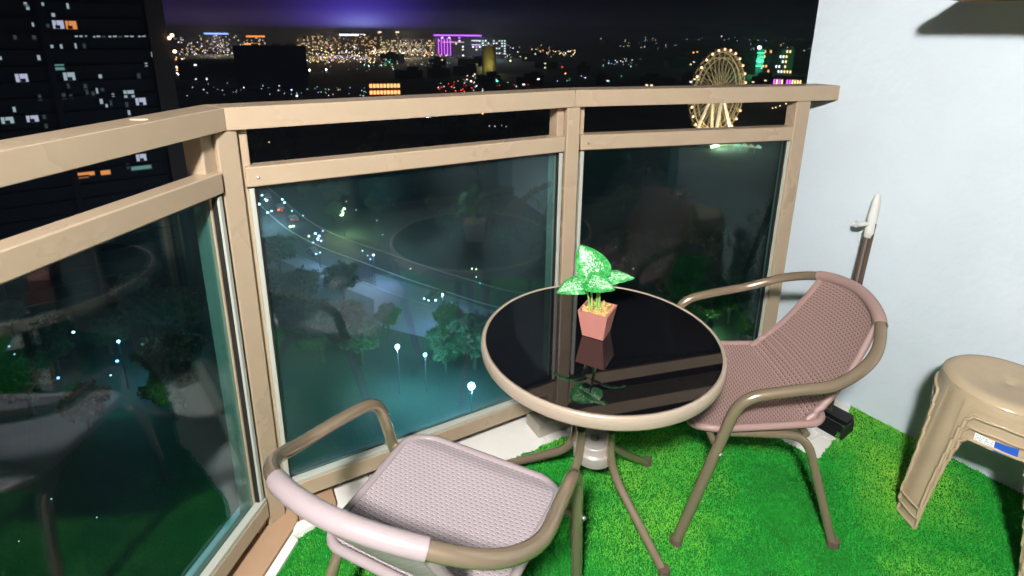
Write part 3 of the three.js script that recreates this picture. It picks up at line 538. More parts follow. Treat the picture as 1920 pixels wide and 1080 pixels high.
// a far block: walls, roof box, lit windows (too small to pick apart) in rows proud of the wall that faces the balcony
function block(name, label, category, px, dist, wpx, topY, o = {}) {
  const c = far(px, 60, dist), w = wpx / 1014 * dist, topP = far(px, topY, dist), hgt = topP.y - GY, d = o.depth || w * 0.7;
  const t = thing(name, label, category, [c.x, GY, c.z], Math.atan2(-c.x, -c.z) + (o.turn || 0), o.group);
  part('wall', box(w, hgt, d, 0, hgt / 2, 0), o.mat || concrete[0], t);
  if (o.roof !== 0) part('roof', box(w * 0.4, 4, d * 0.4, w * (R() - 0.5) * 0.4, hgt + 2.002, 0), o.mat || concrete[0], t);
  const nx = o.nx || Math.max(3, Math.round(w / 5)), ny = o.ny || Math.max(3, Math.round(hgt / 4.2));
  const byMat = {};
  const ww = Math.max(w / nx * 0.5, dist * 0.0011 * (o.size || 1)), wh = Math.max(hgt / ny * 0.45, dist * 0.0009 * (o.size || 1));
  for (let i = 0; i < nx; i++) for (let j = o.from || 0; j < ny; j++) {
    if (R() > (o.lit ?? 0.25)) continue; const m = o.mats[Math.floor(R() * o.mats.length)];
    (byMat[m] ||= []).push(box(ww, wh, 0.3, (i + 0.5) / nx * w - w / 2, (j + 0.5) / ny * hgt, d / 2 + 0.16));
  }
  for (const k in byMat) { const m = part('lit_windows', byMat[k], winMat[k], t); m.userData.kind = 'stuff'; }
  if (o.crown) { const m = part('roof_light', box(w * (o.crownW || 1), Math.max(2, dist * 0.0022), 1, 0, hgt + dist * 0.0016 + (o.crownUp || 0), d / 2 - 0.4), o.crown, t); }
  return t;
}
// --- tower on the left with individually lit windows
{
  const dist = 140, a = far(312, 60, dist), c = far(60, 60, dist);
  const w = 74, d = 30, t = thing('apartment_tower', 'dark high-rise apartment tower with scattered lit windows at the left', 'building', [0, GY, 0], 0);
  const ax = c.clone().sub(a).setY(0).normalize(), face = V(ax.z, 0, -ax.x); if (face.dot(V(-a.x, 0, -a.z)) < 0) face.negate();
  const ang = Math.atan2(face.x, face.z); t.rotation.y = ang; const mid = a.clone().addScaledVector(ax, w / 2).addScaledVector(face, -d / 2); t.position.set(mid.x, GY, mid.z);
  const hgt = 100; const wm = std([0.014, 0.014, 0.018], 0.95);
  part('wall', box(w, hgt, d, 0, hgt / 2, 0), wm, t);
  part('corner_pier', box(3.2, hgt + 0.5, 1.2, 0, hgt / 2 + 0.25, 0).translate((ax.dot(V(Math.cos(ang), 0, -Math.sin(ang))) < 0 ? 1 : -1) * (w / 2 - 1.62), 0, d / 2 + 0.61), std([0.07, 0.05, 0.04], 0.9), t);
  for (let k = 1; k < 33; k++) part('floor_ledge', box(w - 8, 0.25, 0.5, 0, k * 3, d / 2 + 0.26), wm, t);
  for (const k of [-28, -14, 2, 17]) part('pier', box(1.1, hgt, 0.7, k, hgt / 2 - 0.1, d / 2 + 0.36), wm, t);
  t.updateMatrixWorld(true);
  const inv = t.matrixWorld.clone().invert(), P0w = mid.clone().addScaledVector(face, d / 2);
  const hit = (px, py) => { const r = ray(px, py), k = P0w.clone().sub(camera.position).dot(face) / r.dot(face); return r.multiplyScalar(k).add(camera.position).applyMatrix4(inv); };
  const cw = glow(0.62, 0.8, 0.9, 0.5), cp = glow(0.7, 0.75, 1, 0.6), tl = glow(0.35, 0.8, 0.72, 0.3), og = glow(1, 0.36, 0.1, 0.75), dim = glow(0.5, 0.62, 0.6, 0.08);
  const frame = std([0.10, 0.10, 0.11], 0.8);
  const big = [[110, 46, cp], [133, 47, og], [41, 146, cp], [130, 143, cw], [242, 176, cw], [264, 190, cp], [14, 224, cw], [61, 221, cp], [265, 295, cp]];
  const mk = (px, py, w_, h_, m, deep) => {
    const p = hit(px, py), k = dist / 1014; const f = part('window_frame', [box(w_ * k + 0.3, 0.16, 0.3, p.x, p.y + h_ * k / 2 + 0.08, d / 2 + 0.16), box(w_ * k + 0.3, 0.16, 0.5, p.x, p.y - h_ * k / 2 - 0.08, d / 2 + 0.26), box(0.15, h_ * k, 0.3, p.x - w_ * k / 2 - 0.075, p.y, d / 2 + 0.16), box(0.15, h_ * k, 0.3, p.x + w_ * k / 2 + 0.075, p.y, d / 2 + 0.16)], frame, t);
    part('lit_window', box(w_ * k, h_ * k, 0.05, p.x, p.y, d / 2 + 0.04), m, f);
    if (deep) { const bm = std([0.06, 0.06, 0.07], 0.8); part('balcony_front', box(w_ * k * 0.42, h_ * k * 0.4, 0.1, p.x + w_ * k * (R() - 0.5) * 0.2, p.y - h_ * k * 0.28, d / 2 + 0.45), bm, f); part('mullion', box(0.1, h_ * k * 0.98, 0.08, p.x - w_ * k * 0.18, p.y, d / 2 + 0.2), bm, f); }
  };
  for (const [x, y, m] of big) mk(x, y, 13, 11, m, true);
  for (const [x, y, w_, h_, m] of [[108, 126, 15, 8, tl], [265, 314, 26, 6, tl], [160, 326, 22, 6, og], [198, 323, 12, 7, og], [152, 332, 18, 3, og]]) mk(x, y, w_, h_, m);
  for (const [x, y] of [[48, 8], [52, 14], [80, 7], [127, 11], [100, 28], [62, 46], [90, 48], [28, 69], [64, 69], [97, 87], [115, 87], [142, 86], [158, 86], [73, 108], [1, 109], [188, 143], [274, 121], [286, 102], [260, 142], [128, 161], [120, 180], [75, 183], [27, 205], [83, 219], [87, 237], [242, 211], [238, 196], [200, 198], [208, 193], [192, 168], [160, 162], [163, 172], [175, 176], [182, 170], [212, 178], [240, 312], [325, 305], [340, 304], [133, 180], [190, 190]]) mk(x, y, 2 + R() * 2, 4 + R() * 4, R() < 0.55 ? cw : dim);
  for (let k = 0; k < 14; k++) mk(140 + k * 10.5 + R() * 6, 68 + (R() - 0.5) * 2, 2 + R() * 3, 2.2, R() < 0.6 ? cw : dim);
  part('tower_lamp', [[321, 66], [316, 71], [326, 96]].map(([x, y]) => { const p = hit(x, y); const g = new THREE.SphereGeometry(0.35, 8, 6); g.translate(p.x, p.y, d / 2 + 1.7); return g; }), glow(1, 0.7, 0.4, 5), t).userData.kind = 'stuff';
}
// --- skyline
{
  const G1 = 'hazy city blocks packed along the horizon', L1 = 'far pale apartment block with scattered white lit windows on the horizon, between the dark tower and the navy block';
  for (let k = 0; k < 16; k++) block('city_block', L1, 'building', 332 + k * 8.2 + R() * 4, 1700 + R() * 900, 9 + R() * 9, 62 + R() * 12, { mats: [1, 1, 5, 0], lit: 0.16, group: 'white lit far blocks left of the navy block', mat: concrete[1], size: 0.75, turn: (R() - 0.5) * 0.7 });
  block('city_block', 'far block with a blue lit roof line on the horizon', 'building', 405, 2500, 34, 65, { mats: [1, 0], lit: 0.2, crown: glow(0.25, 0.45, 1, 3), mat: concrete[1] });
  block('city_block', 'far block with a glowing orange roof sign above the navy block', 'building', 478, 2300, 28, 70, { mats: [1, 0], lit: 0.12, crown: glow(1, 0.28, 0.05, 2.6), mat: concrete[1] });
  block('city_block', 'far block with a second, lower orange light strip behind the navy block', 'building', 470, 1500, 34, 84, { mats: [0], lit: 0.06, crown: glow(1, 0.42, 0.12, 1.8), crownW: 0.7, mat: concrete[1] });
  block('city_block', 'far block with a bright white sign at the corner of the navy block', 'building', 449, 1100, 16, 91, { mats: [1], lit: 0.05, crown: glow(0.9, 0.95, 1, 4), crownW: 0.7, mat: concrete[1] });
  // navy office slab
  const nb = block('office_slab', 'wide dark navy office block without lights standing before the skyline', 'building', 503, 640, 108, 86, { mats: [1], lit: 0, mat: std([0.05, 0.065, 0.16], 0.8), depth: 40, roof: 0 });
  { const hh = far(503, 86, 640).y - GY; for (const [x, w] of [[-14, 7], [6, 8], [20, 9]]) part('roof_housing', box(w, 2.4, 8, x, hh + 1.21, 4), std([0.22, 0.25, 0.28], 0.8), nb); part('parapet', box(68, 0.8, 0.5, 0, hh + 0.41, 19.7), std([0.05, 0.06, 0.11], 0.8), nb); }
  for (let k = 0; k < 11; k++) block('city_block', 'far tower with amber windows over the yellow street lights right of the navy block', 'building', 566 + k * 13 + R() * 6, 1500 + R() * 700, 13 + R() * 10, 66 + R() * 9, { mats: [0, 0, 2, 5], lit: 0.2, group: 'amber lit towers right of the navy block', mat: concrete[1], turn: (R() - 0.5) * 0.6, size: 0.8 });
  for (let k = 0; k < 5; k++) block('city_block', 'broad far block with long rows of beige light left of the purple building', 'building', 722 + k * 21, 1500 + R() * 300, 20, 74 + R() * 8, { mats: [5, 0, 5], lit: 0.5, ny: 6, nx: 9, group: 'beige lit blocks left of the purple building', mat: concrete[1], size: 0.8 });
  block('stadium', 'bright white flood lit roof glowing on the horizon under the blue sky glow', 'building', 660, 2600, 42, 68, { mats: [1], lit: 0.1, crown: glow(1, 1, 1, 6), mat: concrete[1], crownUp: 2 });
  for (const [x, d] of [[712, 2400], [745, 2300]]) { const b = block('broadcast_tower', x < 730 ? 'far slim tower with orange tip beside the white flood lit roof' : 'far slim tower with pale tip midway between white roof and purple building', 'tower', x, d, 6, 62, { mats: [0, 1], lit: 0.3, crown: glow(1, 0.65, 0.4, 3), mat: concrete[1] }); }
  // purple building
  const pb = block('lit_hotel', 'wide building with purple neon columns and purple roof line', 'building', 858, 1350, 84, 68, { mats: [3, 1, 1, 5], lit: 0.10, ny: 7, nx: 14, crown: glow(0.55, 0.12, 1, 2.4), mat: std([0.05, 0.04, 0.08], 0.8), depth: 50 });
  { const dd = 1350, k = dd / 1014, hh = far(858, 68, dd).y - GY; for (let i = 0; i < 5; i++) { part('neon_column', box(1.5, hh * (0.72 + R() * 0.2), 0.6, (-34 + i * 5.2) * k, hh * 0.5, 25.9), winMat[3], pb); } part('neon_band', box(38 * k, 1.4, 0.5, -8 * k, hh * 0.72, 25.9), glow(0.9, 0.5, 0.8, 1.6), pb); part('neon_band', box(16 * k, 1.6, 0.5, 32 * k, hh * 0.8, 25.9), glow(0.8, 0.9, 1, 2), pb); part('neon_band', box(16 * k, 1.6, 0.5, 32 * k, hh * 0.6, 25.9), glow(0.8, 0.9, 1, 1.6), pb); }
  block('city_block', 'pale cyan lit block right beside the purple building', 'building', 926, 1500, 44, 74, { mats: [4, 1], lit: 0.6, ny: 6, nx: 9, mat: concrete[1], size: 0.7 });
  { // olive drum
    const dd = 800, c = far(917, 60, dd), r = 13 / 1014 * dd, hh = far(917, 86, dd).y - GY, t = thing('storage_drum', 'dim olive drum shaped building below the cyan lit block', 'building', [c.x, GY, c.z]);
    const g = new THREE.CylinderGeometry(r, r, hh, 32); g.translate(0, hh / 2, 0); part('wall', g, std([0.3, 0.27, 0.1], 0.8), t); const q = new THREE.SphereGeometry(r, 32, 8, 0, 7, 0, 0.5); q.scale(1, 0.5, 1); q.translate(0, hh - r * 0.43, 0); part('roof', q, std([0.3, 0.27, 0.1], 0.8), t);
    const l = new THREE.PointLight(new THREE.Color(1, 0.9, 0.4), 1100); l.position.set(c.x * 0.965, GY + 12, c.z * 0.965); l.shadow.radius = 10; scene.add(l);  // unseen lamp, placed to light the drum
    const lb = thing('unseen_flood_lamp', 'unseen flood lamp placed to light the olive drum building', 'lamp', [c.x * 0.965, GY, c.z * 0.965]); part('pole', cyl(V(0, 0, 0), V(0, 11.6, 0), 0.12), concrete[0], lb); const s = new THREE.SphereGeometry(0.22, 10, 8); s.translate(0, 12, 0); part('lamp_bulb', s, glow(1, 0.9, 0.5, 4), lb);
  }
  // low dark blocks between skyline and avenue
  for (let k = 0; k < 26; k++) { const px = 340 + R() * 1150, py = 112 + R() * 60, gp = ground(px, py), dist = Math.hypot(gp.x, gp.z); block('low_block', 'low dark city block with few lights in the unlit belt below the skyline', 'building', px, dist, 24 + R() * 34, py - 8 - R() * 10, { mats: [1, 5, 4], lit: 0.02 + R() * 0.03, group: 'low dark blocks below the skyline', mat: std([0.045, 0.05, 0.055], 0.9), turn: (R() - 0.5), size: 0.6 }); }
  // arcade with orange light
  { const t = block('lit_arcade', 'two storey arcade glowing with rows of orange light above the top rail', 'building', 716, 500, 54, 154, { mats: [2], lit: 0, mat: concrete[1], depth: 14, roof: 0 }); const hh = far(716, 154, 500).y - GY, w = 54 / 1014 * 500; for (const y of [0.42, 0.82]) for (let i = 0; i < 9; i++) part('lit_bay', box(w / 9 * 0.72, hh * 0.22, 0.3, (i + 0.5) / 9 * w - w / 2, hh * y, 7.16), winMat[2], t); part('cornice', box(w + 0.6, 0.5, 1, 0, hh * 0.62, 7.5), concrete[1], t); }
  { const t = block('lit_hall', 'low hall with a long pale curved roof beside the orange lights', 'building', 400, 760, 110, 117, { mats: [1], lit: 0.02, mat: std([0.1, 0.1, 0.1], 0.9), depth: 30, roof: 0 }); const hh = far(400, 117, 760).y - GY, w = 82; const g = new THREE.CylinderGeometry(30, 30, w, 24, 1, true, -0.52, 1.04); g.rotateZ(Math.PI / 2); g.rotateX(-Math.PI / 2); g.translate(0, hh - 25.8, 0); part('curved_roof', g, std([0.32, 0.32, 0.32], 0.7, { side: THREE.DoubleSide }), t); }
}
{ // added fill lights on invented masts, brightening the fronts of the far blocks
  let k = 0; for (const [px, d, cd, col] of [[400, 1450, 16000, [1, 0.82, 0.62]], [610, 1350, 26000, [1, 0.7, 0.36]], [760, 1280, 24000, [1, 0.76, 0.42]], [905, 1180, 14000, [0.8, 0.95, 1]]]) {
    const c = far(px, 60, d), t = thing('added_fill_mast', ['added fill light mast in front of the white lit far blocks', 'added fill light mast in front of the amber lit towers', 'added fill light mast in front of the beige lit blocks', 'added fill light mast beside the cyan lit block'][k++], 'lamp', [c.x, GY, c.z]);
    part('pole', cyl(V(0, 0, 0), V(0, 29.6, 0), 0.4, 0.25), concrete[0], t); const s = new THREE.SphereGeometry(0.24, 10, 8); s.translate(0, 30, 0); part('lamp_bulb', s, glow(...col, 20), t);
    const l = new THREE.PointLight(new THREE.Color(...col), cd); l.position.set(c.x, GY + 30, c.z); l.shadow.radius = 12; scene.add(l);
  }
}
// --- point lights of the city: far too many to count, one object for each belt
function lights(name, list, seed) {
  const im = new THREE.InstancedMesh(new THREE.IcosahedronGeometry(1, 1), new THREE.MeshBasicMaterial({ color: 0xffffff }), list.length); const m = new THREE.Matrix4(), c = new THREE.Color();
  list.forEach(([p, s, col, k], i) => { m.compose(p, new THREE.Quaternion(), V(s, s * 0.85, s)); im.setMatrixAt(i, m); im.setColorAt(i, c.setRGB(col[0] * k * 2.1, col[1] * k * 2.1, col[2] * k * 2.1)); });
  im.name = numbered(name); im.userData = { kind: 'stuff' }; scene.add(im);
}
{
  const r = rng(2024), cols = { w: [0.9, 0.95, 1], y: [1, 0.75, 0.35], o: [1, 0.42, 0.12], r: [1, 0.06, 0.04], g: [0.1, 1, 0.5], b: [0.35, 0.5, 1], t: [0.5, 1, 0.9], p: [0.8, 0.5, 1] };
  const list = [], put = (x, y, c, s = 1, k = 2) => { const p = ground(x, y), d = Math.hypot(p.x, p.z); p.y += 0.004 * d; list.push([p, d * 0.00062 * s, cols[c], k]); };
  const scatter = (n, x0, x1, y0, y1, cs, s = 1, k = 2) => { for (let i = 0; i < n; i++) put(x0 + r() * (x1 - x0), y0 + r() * (y1 - y0), cs[Math.floor(r() * cs.length)], s * (0.6 + r() * 0.7), k * (0.4 + r())); };
  scatter(190, 332, 450, 78, 108, 'wwyyop', 0.8, 2); scatter(230, 558, 705, 84, 122, 'yyyywoyp', 0.95, 3); scatter(140, 690, 820, 78, 108, 'yyywop', 0.85, 2.6); scatter(60, 820, 960, 84, 112, 'wwypt', 0.8, 2); scatter(120, 340, 960, 104, 140, 'wytobw', 0.7, 1.2); scatter(80, 600, 700, 108, 116, 'pwryw', 0.9); scatter(150, 690, 830, 96, 110, 'yyyow', 0.95, 2.4);
  scatter(40, 700, 910, 115, 128, 'twwtg', 0.8, 1.1); scatter(26, 940, 1080, 88, 112, 'yywo', 1, 1.8); scatter(34, 1010, 1078, 98, 107, 'yyow', 1, 2.6); scatter(16, 640, 830, 100, 105, 'wyy', 0.9, 3);
  scatter(28, 1110, 1500, 73, 82, 'wwwyb', 0.9, 1.6); scatter(26, 1120, 1520, 84, 100, 'wwyr', 0.95, 1.3); scatter(22, 1130, 1200, 112, 130, 'wtwb', 0.95, 1.3); scatter(10, 1040, 1220, 145, 158, 'tgwb', 0.95, 1.2);
  scatter(24, 330, 352, 112, 150, 'ooorw', 1.6, 3); scatter(10, 345, 400, 146, 156, 'wwp', 1.2, 2.4); scatter(16, 400, 470, 120, 135, 'wwt', 0.9, 0.9); scatter(26, 340, 560, 160, 186, 'wtwbw', 0.9, 1.4);
  scatter(26, 815, 905, 158, 176, 'rrrwwr', 1.2, 2.4); scatter(12, 870, 910, 145, 158, 'wwy', 1.5, 3); scatter(14, 850, 1000, 150, 166, 'wtgr', 1.1, 2); scatter(24, 560, 700, 165, 184, 'wtyb', 0.9, 1.2); scatter(12, 680, 780, 120, 134, 'ttgw', 1.2, 2);
  for (const [x, y, c, s, k] of [[932, 156, 'g', 2.2, 4], [580, 136, 'w', 2.6, 7], [612, 135, 'w', 2.2, 5], [1054, 130, 'r', 1.4, 3], [1060, 142, 'o', 1.8, 3], [957, 118, 'y', 2, 3], [547, 173, 'b', 1.6, 4], [557, 184, 'w', 2, 4], [343, 135, 'o', 3, 4], [338, 128, 'o', 2.4, 3], [345, 143, 'w', 3, 4], [1097, 150, 'b', 1.5, 3], [1300, 103, 'o', 1.8, 2.4], [1307, 102, 'o', 1.6, 2.4], [490, 275, 'y', 1.5, 1.6], [505, 271, 'y', 1.2, 1.6], [453, 245, 'y', 1.6, 1.8], [458, 261, 'y', 1.4, 1.6], [905, 217, 'o', 2, 3], [897, 219, 'o', 1.2, 2], [918, 240, 'w', 1, 1.6], [928, 241, 'w', 1, 1.6], [940, 239, 'w', 1, 1.6], [949, 241, 'w', 1, 1.6], [1014, 253, 'b', 1.2, 2], [1448, 207, 'y', 1.2, 2.4], [1454, 206, 'y', 1.2, 2.4], [1462, 203, 'y', 1.2, 2.4], [1473, 199, 'y', 1.2, 2.4], [1480, 221, 'o', 2, 2], [1484, 225, 'o', 2, 2]]) put(x, y, c, s, k);
  lights('city_lights', list);
  // lights seen low through the glass
  const near = [], put2 = (x, y, c, s, k) => { const p = ground(x, y), d = Math.hypot(p.x, p.z); p.y += 1.2; near.push([p, d * 0.0011 * s, cols[c], k]); };
  for (const [x, y, c, s, k] of [[380, 440, 'w', 1.4, 3], [388, 436, 'o', 1, 3], [285, 557, 'y', 1.5, 2.4], [340, 535, 'w', 1, 2], [110, 598, 't', 1.4, 3], [140, 633, 'w', 1.8, 3], [222, 688, 'b', 2, 4], [210, 715, 'w', 1.2, 2], [112, 720, 'b', 1.6, 4], [300, 680, 'w', 0.8, 2], [262, 610, 'o', 1, 2], [770, 512, 'o', 1.4, 3], [885, 512, 'y', 1.6, 4], [893, 513, 'y', 1.3, 4], [893, 528, 'w', 1, 3], [900, 540, 't', 1, 3], [718, 447, 't', 0.8, 2], [707, 420, 'y', 0.8, 2], [668, 400, 'y', 1, 2], [640, 352, 't', 1, 1.4], [20, 660, 't', 1.2, 1], [30, 675, 'w', 1, 1], [100, 950, 'w', 0.7, 2], [185, 985, 'w', 0.7, 2], [40, 1030, 'w', 0.6, 2]]) put2(x, y, c, s, k);
  for (const [x, y, c, s, k] of [[470, 357, 'o', 1.4, 4], [478, 362, 'r', 1.6, 4], [472, 366, 'r', 1.4, 4], [492, 372, 'w', 1.5, 4], [487, 389, 'w', 1.7, 5], [498, 380, 'w', 1.3, 4], [503, 405, 'w', 1.8, 5], [510, 402, 'w', 1.4, 4], [530, 380, 'w', 1.5, 4], [534, 386, 'w', 1.6, 4], [523, 400, 'r', 1.9, 4], [529, 401, 'r', 1.3, 3], [548, 402, 'w', 1.2, 3], [545, 432, 'y', 2.0, 6], [551, 431, 'y', 1.8, 5], [547, 419, 'r', 1.4, 3], [569, 411, 'w', 1.0, 3], [580, 450, 'y', 1.6, 4], [592, 445, 'w', 1.6, 5], [599, 450, 'p', 2.0, 5], [603, 459, 'p', 1.6, 4], [588, 462, 'p', 1.4, 3], [606, 440, 'p', 1.3, 3], [641, 402, 'y', 2.8, 6], [646, 398, 'y', 2.2, 5], [640, 410, 'y', 2.0, 4], [650, 384, 'y', 1.0, 2], [680, 478, 'w', 1.2, 3], [695, 494, 'p', 1.3, 3], [690, 487, 'w', 1.0, 2], [806, 563, 'w', 1.5, 5], [817, 572, 'w', 1.7, 6], [840, 587, 'w', 1.4, 5], [633, 575, 't', 0.7, 2], [1187, 512, 'y', 1.0, 2], [1392, 470, 't', 0.6, 2]]) put2(x, y, c, s, k);
  lights('street_lights_glow', near);
}
// --- street lamps that light the ground below
{
  const mkLamp = (px, py, h, col, cd, label, s = 0.24) => {
    const b = ground(px, py), up = far(px, py, Math.hypot(b.x, b.z)); const dist = Math.hypot(b.x, b.z), k = 1 - h / (EYE - GY); const x = b.x * k, z = b.z * k;   // the head, not the foot, is what shows at that point
    const t = thing('street_lamp', label, 'street lamp', [x, GY, z]);
    part('pole', cyl(V(0, 0, 0), V(0, h - 0.1, 0), 0.11, 0.07), concrete[0], t); part('arm', cyl(V(0, h - 0.1, 0), V(0, h + 0.25, 0), 0.07), concrete[0], t);
    const g = new THREE.SphereGeometry(s, 12, 8); g.translate(0, h, 0); part('lamp_bulb', g, new THREE.MeshStandardMaterial({ color: 0x111111, emissive: lin(...col), emissiveIntensity: 40 }), t);
    const l = new THREE.PointLight(new THREE.Color(...col), cd); l.position.set(x, GY + h - s - 0.12, z); l.castShadow = true; l.shadow.radius = 8; scene.add(l);
  };
  const T = [0.55, 0.95, 1], B = [0.62, 0.82, 1], Y = [1, 0.72, 0.3], Pp = [0.72, 0.72, 1];
  mkLamp(745, 650, 9, T, 1000, 'bright bluish street lamp seen through the glass above the lavender chair arm', 0.34);
  mkLamp(797, 665, 7, T, 380, 'smaller bluish street lamp right beside the bright one');
  mkLamp(884, 724, 9, B, 3000, 'brightest white street lamp seen low through the glass near the table', 0.5);
  mkLamp(643, 400, 7, Y, 900, 'yellow street lamp in the trees beside the avenue', 0.22);
  mkLamp(596, 448, 8, Pp, 700, 'violet white lamp over the avenue traffic', 0.2);
  mkLamp(700, 478, 8, Pp, 750, 'violet white lamp over the bend of the avenue', 0.16);
  mkLamp(830, 552, 8, Pp, 800, 'violet white lamp over the paved plaza', 0.14);
  mkLamp(500, 376, 8, [0.85, 0.9, 1], 900, 'white lamp over the traffic queue by the corner post', 0.2);
  mkLamp(1325, 604, 3, [0.85, 1, 0.35], 260, 'green yellow lamp under the leafy tree behind the far chair', 0.12);
  mkLamp(222, 640, 9, [0.4, 0.7, 1], 350, 'blue street lamp seen through the angled glass panel', 0.18);
}
// look-alikes in the skyline are told apart by their order from the left
const ORD = ['first', 'second', 'third', 'fourth', 'fifth', 'sixth', 'seventh', 'eighth', 'ninth', 'tenth', 'eleventh', 'twelfth', 'thirteenth', 'fourteenth', 'fifteenth', 'sixteenth', 'seventeenth', 'eighteenth', 'nineteenth', 'twentieth', 'twenty-first', 'twenty-second', 'twenty-third', 'twenty-fourth', 'twenty-fifth', 'twenty-sixth'];
for (const [g, f] of [['white lit far blocks left of the navy block', (o) => `far block with white windows, ${o} from the dark tower along the horizon`], ['amber lit towers right of the navy block', (o) => `far tower with amber windows, ${o} to the right of the navy block`], ['beige lit blocks left of the purple building', (o) => `broad far block with rows of beige light, ${o} from the amber towers`], ['low dark blocks below the skyline', (o) => `low dark block under the skyline, ${o} from the dark tower`]]) {
  const l = scene.children.filter((c) => c.userData.group === g).sort((a, b) => Math.atan2(a.position.x, -a.position.z) - Math.atan2(b.position.x, -b.position.z)); l.forEach((c, i) => { c.userData.label = f(ORD[i]); });
}
// --- cars
{
  const body = (() => { const s = new THREE.Shape(); s.moveTo(-2.15, 0.3); s.lineTo(-2.2, 0.75); s.quadraticCurveTo(-2.15, 0.9, -1.8, 0.95); s.lineTo(-1.2, 1.0); s.lineTo(-0.6, 1.42); s.lineTo(0.9, 1.45); s.lineTo(1.6, 1.0); s.lineTo(2.1, 0.92); s.lineTo(2.18, 0.35); s.closePath(); const g = new THREE.ExtrudeGeometry(s, { depth: 1.5, bevelEnabled: true, bevelSize: 0.1, bevelThickness: 0.1, bevelSegments: 2 }); g.translate(0, 0, -0.75); return g; })();
  const mk = (label, col) => { const t = thing('parked_car', label, 'car'); part('body', body, std(col, 0.3), t); part('window_glass', [box(1.5, 0.32, 1.74, 0.1, 1.2, 0)], std([0.01, 0.01, 0.012], 0.15), t); for (const x of [-1.35, 1.35]) for (const z of [-0.82, 0.82]) { const g = new THREE.CylinderGeometry(0.33, 0.33, 0.24, 16); g.rotateX(Math.PI / 2); g.translate(x, 0.33, z); part('wheel', g, M.black, t); } for (const z of [-0.6, 0.6]) { part('headlight', box(0.14, 0.22, 0.36, -2.27, 0.7, z), headM, t); part('tail_light', box(0.1, 0.2, 0.34, 2.24, 0.75, z), tailM, t); } return t; };
  const headM = glow(0.9, 0.95, 1, 9), tailM = glow(1, 0.05, 0.03, 5);
  const LB = 'small car with its lights on in the avenue traffic far below the railing', GR = 'cars in the avenue traffic';
  const proto = mk(LB, [0.25, 0.25, 0.27]); proto.name = 'moving_car'; proto.userData.group = GR; let first = true, nCar = 0;
  const spots = [[0.20, -4, 1], [0.235, -4, 1], [0.27, -1.4, 1], [0.26, -4.6, 1], [0.30, -4.2, 1], [0.33, -1.4, 1], [0.35, -4, 1], [0.39, -4, 1], [0.22, 2, -1], [0.26, 4.6, -1], [0.30, 2, -1], [0.325, 4.5, -1], [0.37, 4, -1], [0.42, -4, 1], [0.44, 3.6, -1], [0.47, -4, 1], [0.52, -4, 1], [0.56, 4, -1], [0.60, -4.2, 1], [0.645, -4.4, 1], [0.69, -4.4, 1], [0.78, 4, -1]];
  for (const [u, off, dir] of spots.sort((a, b) => a[0] - b[0])) { const p = avenue.getPointAt(u), tn = avenue.getTangentAt(u), n = V(-tn.z, 0, tn.x).normalize(); const c = first ? proto : copyOf(proto); first = false; c.userData.label = `car in the avenue traffic with its lights on, ${ORD[nCar++]} from the corner post`; c.position.set(p.x + n.x * off, GY + 0.005, p.z + n.z * off); c.rotation.y = Math.atan2(-tn.z, tn.x) + (dir > 0 ? Math.PI : 0) + Math.PI * 1; }
  const dark = mk('dark car parked on the paved plaza with white headlights', [0.03, 0.03, 0.035]); const q = ground(816, 560); dark.position.set(q.x, GY + 0.065, q.z); dark.rotation.y = 0.9; dark.scale.setScalar(1.15);
}
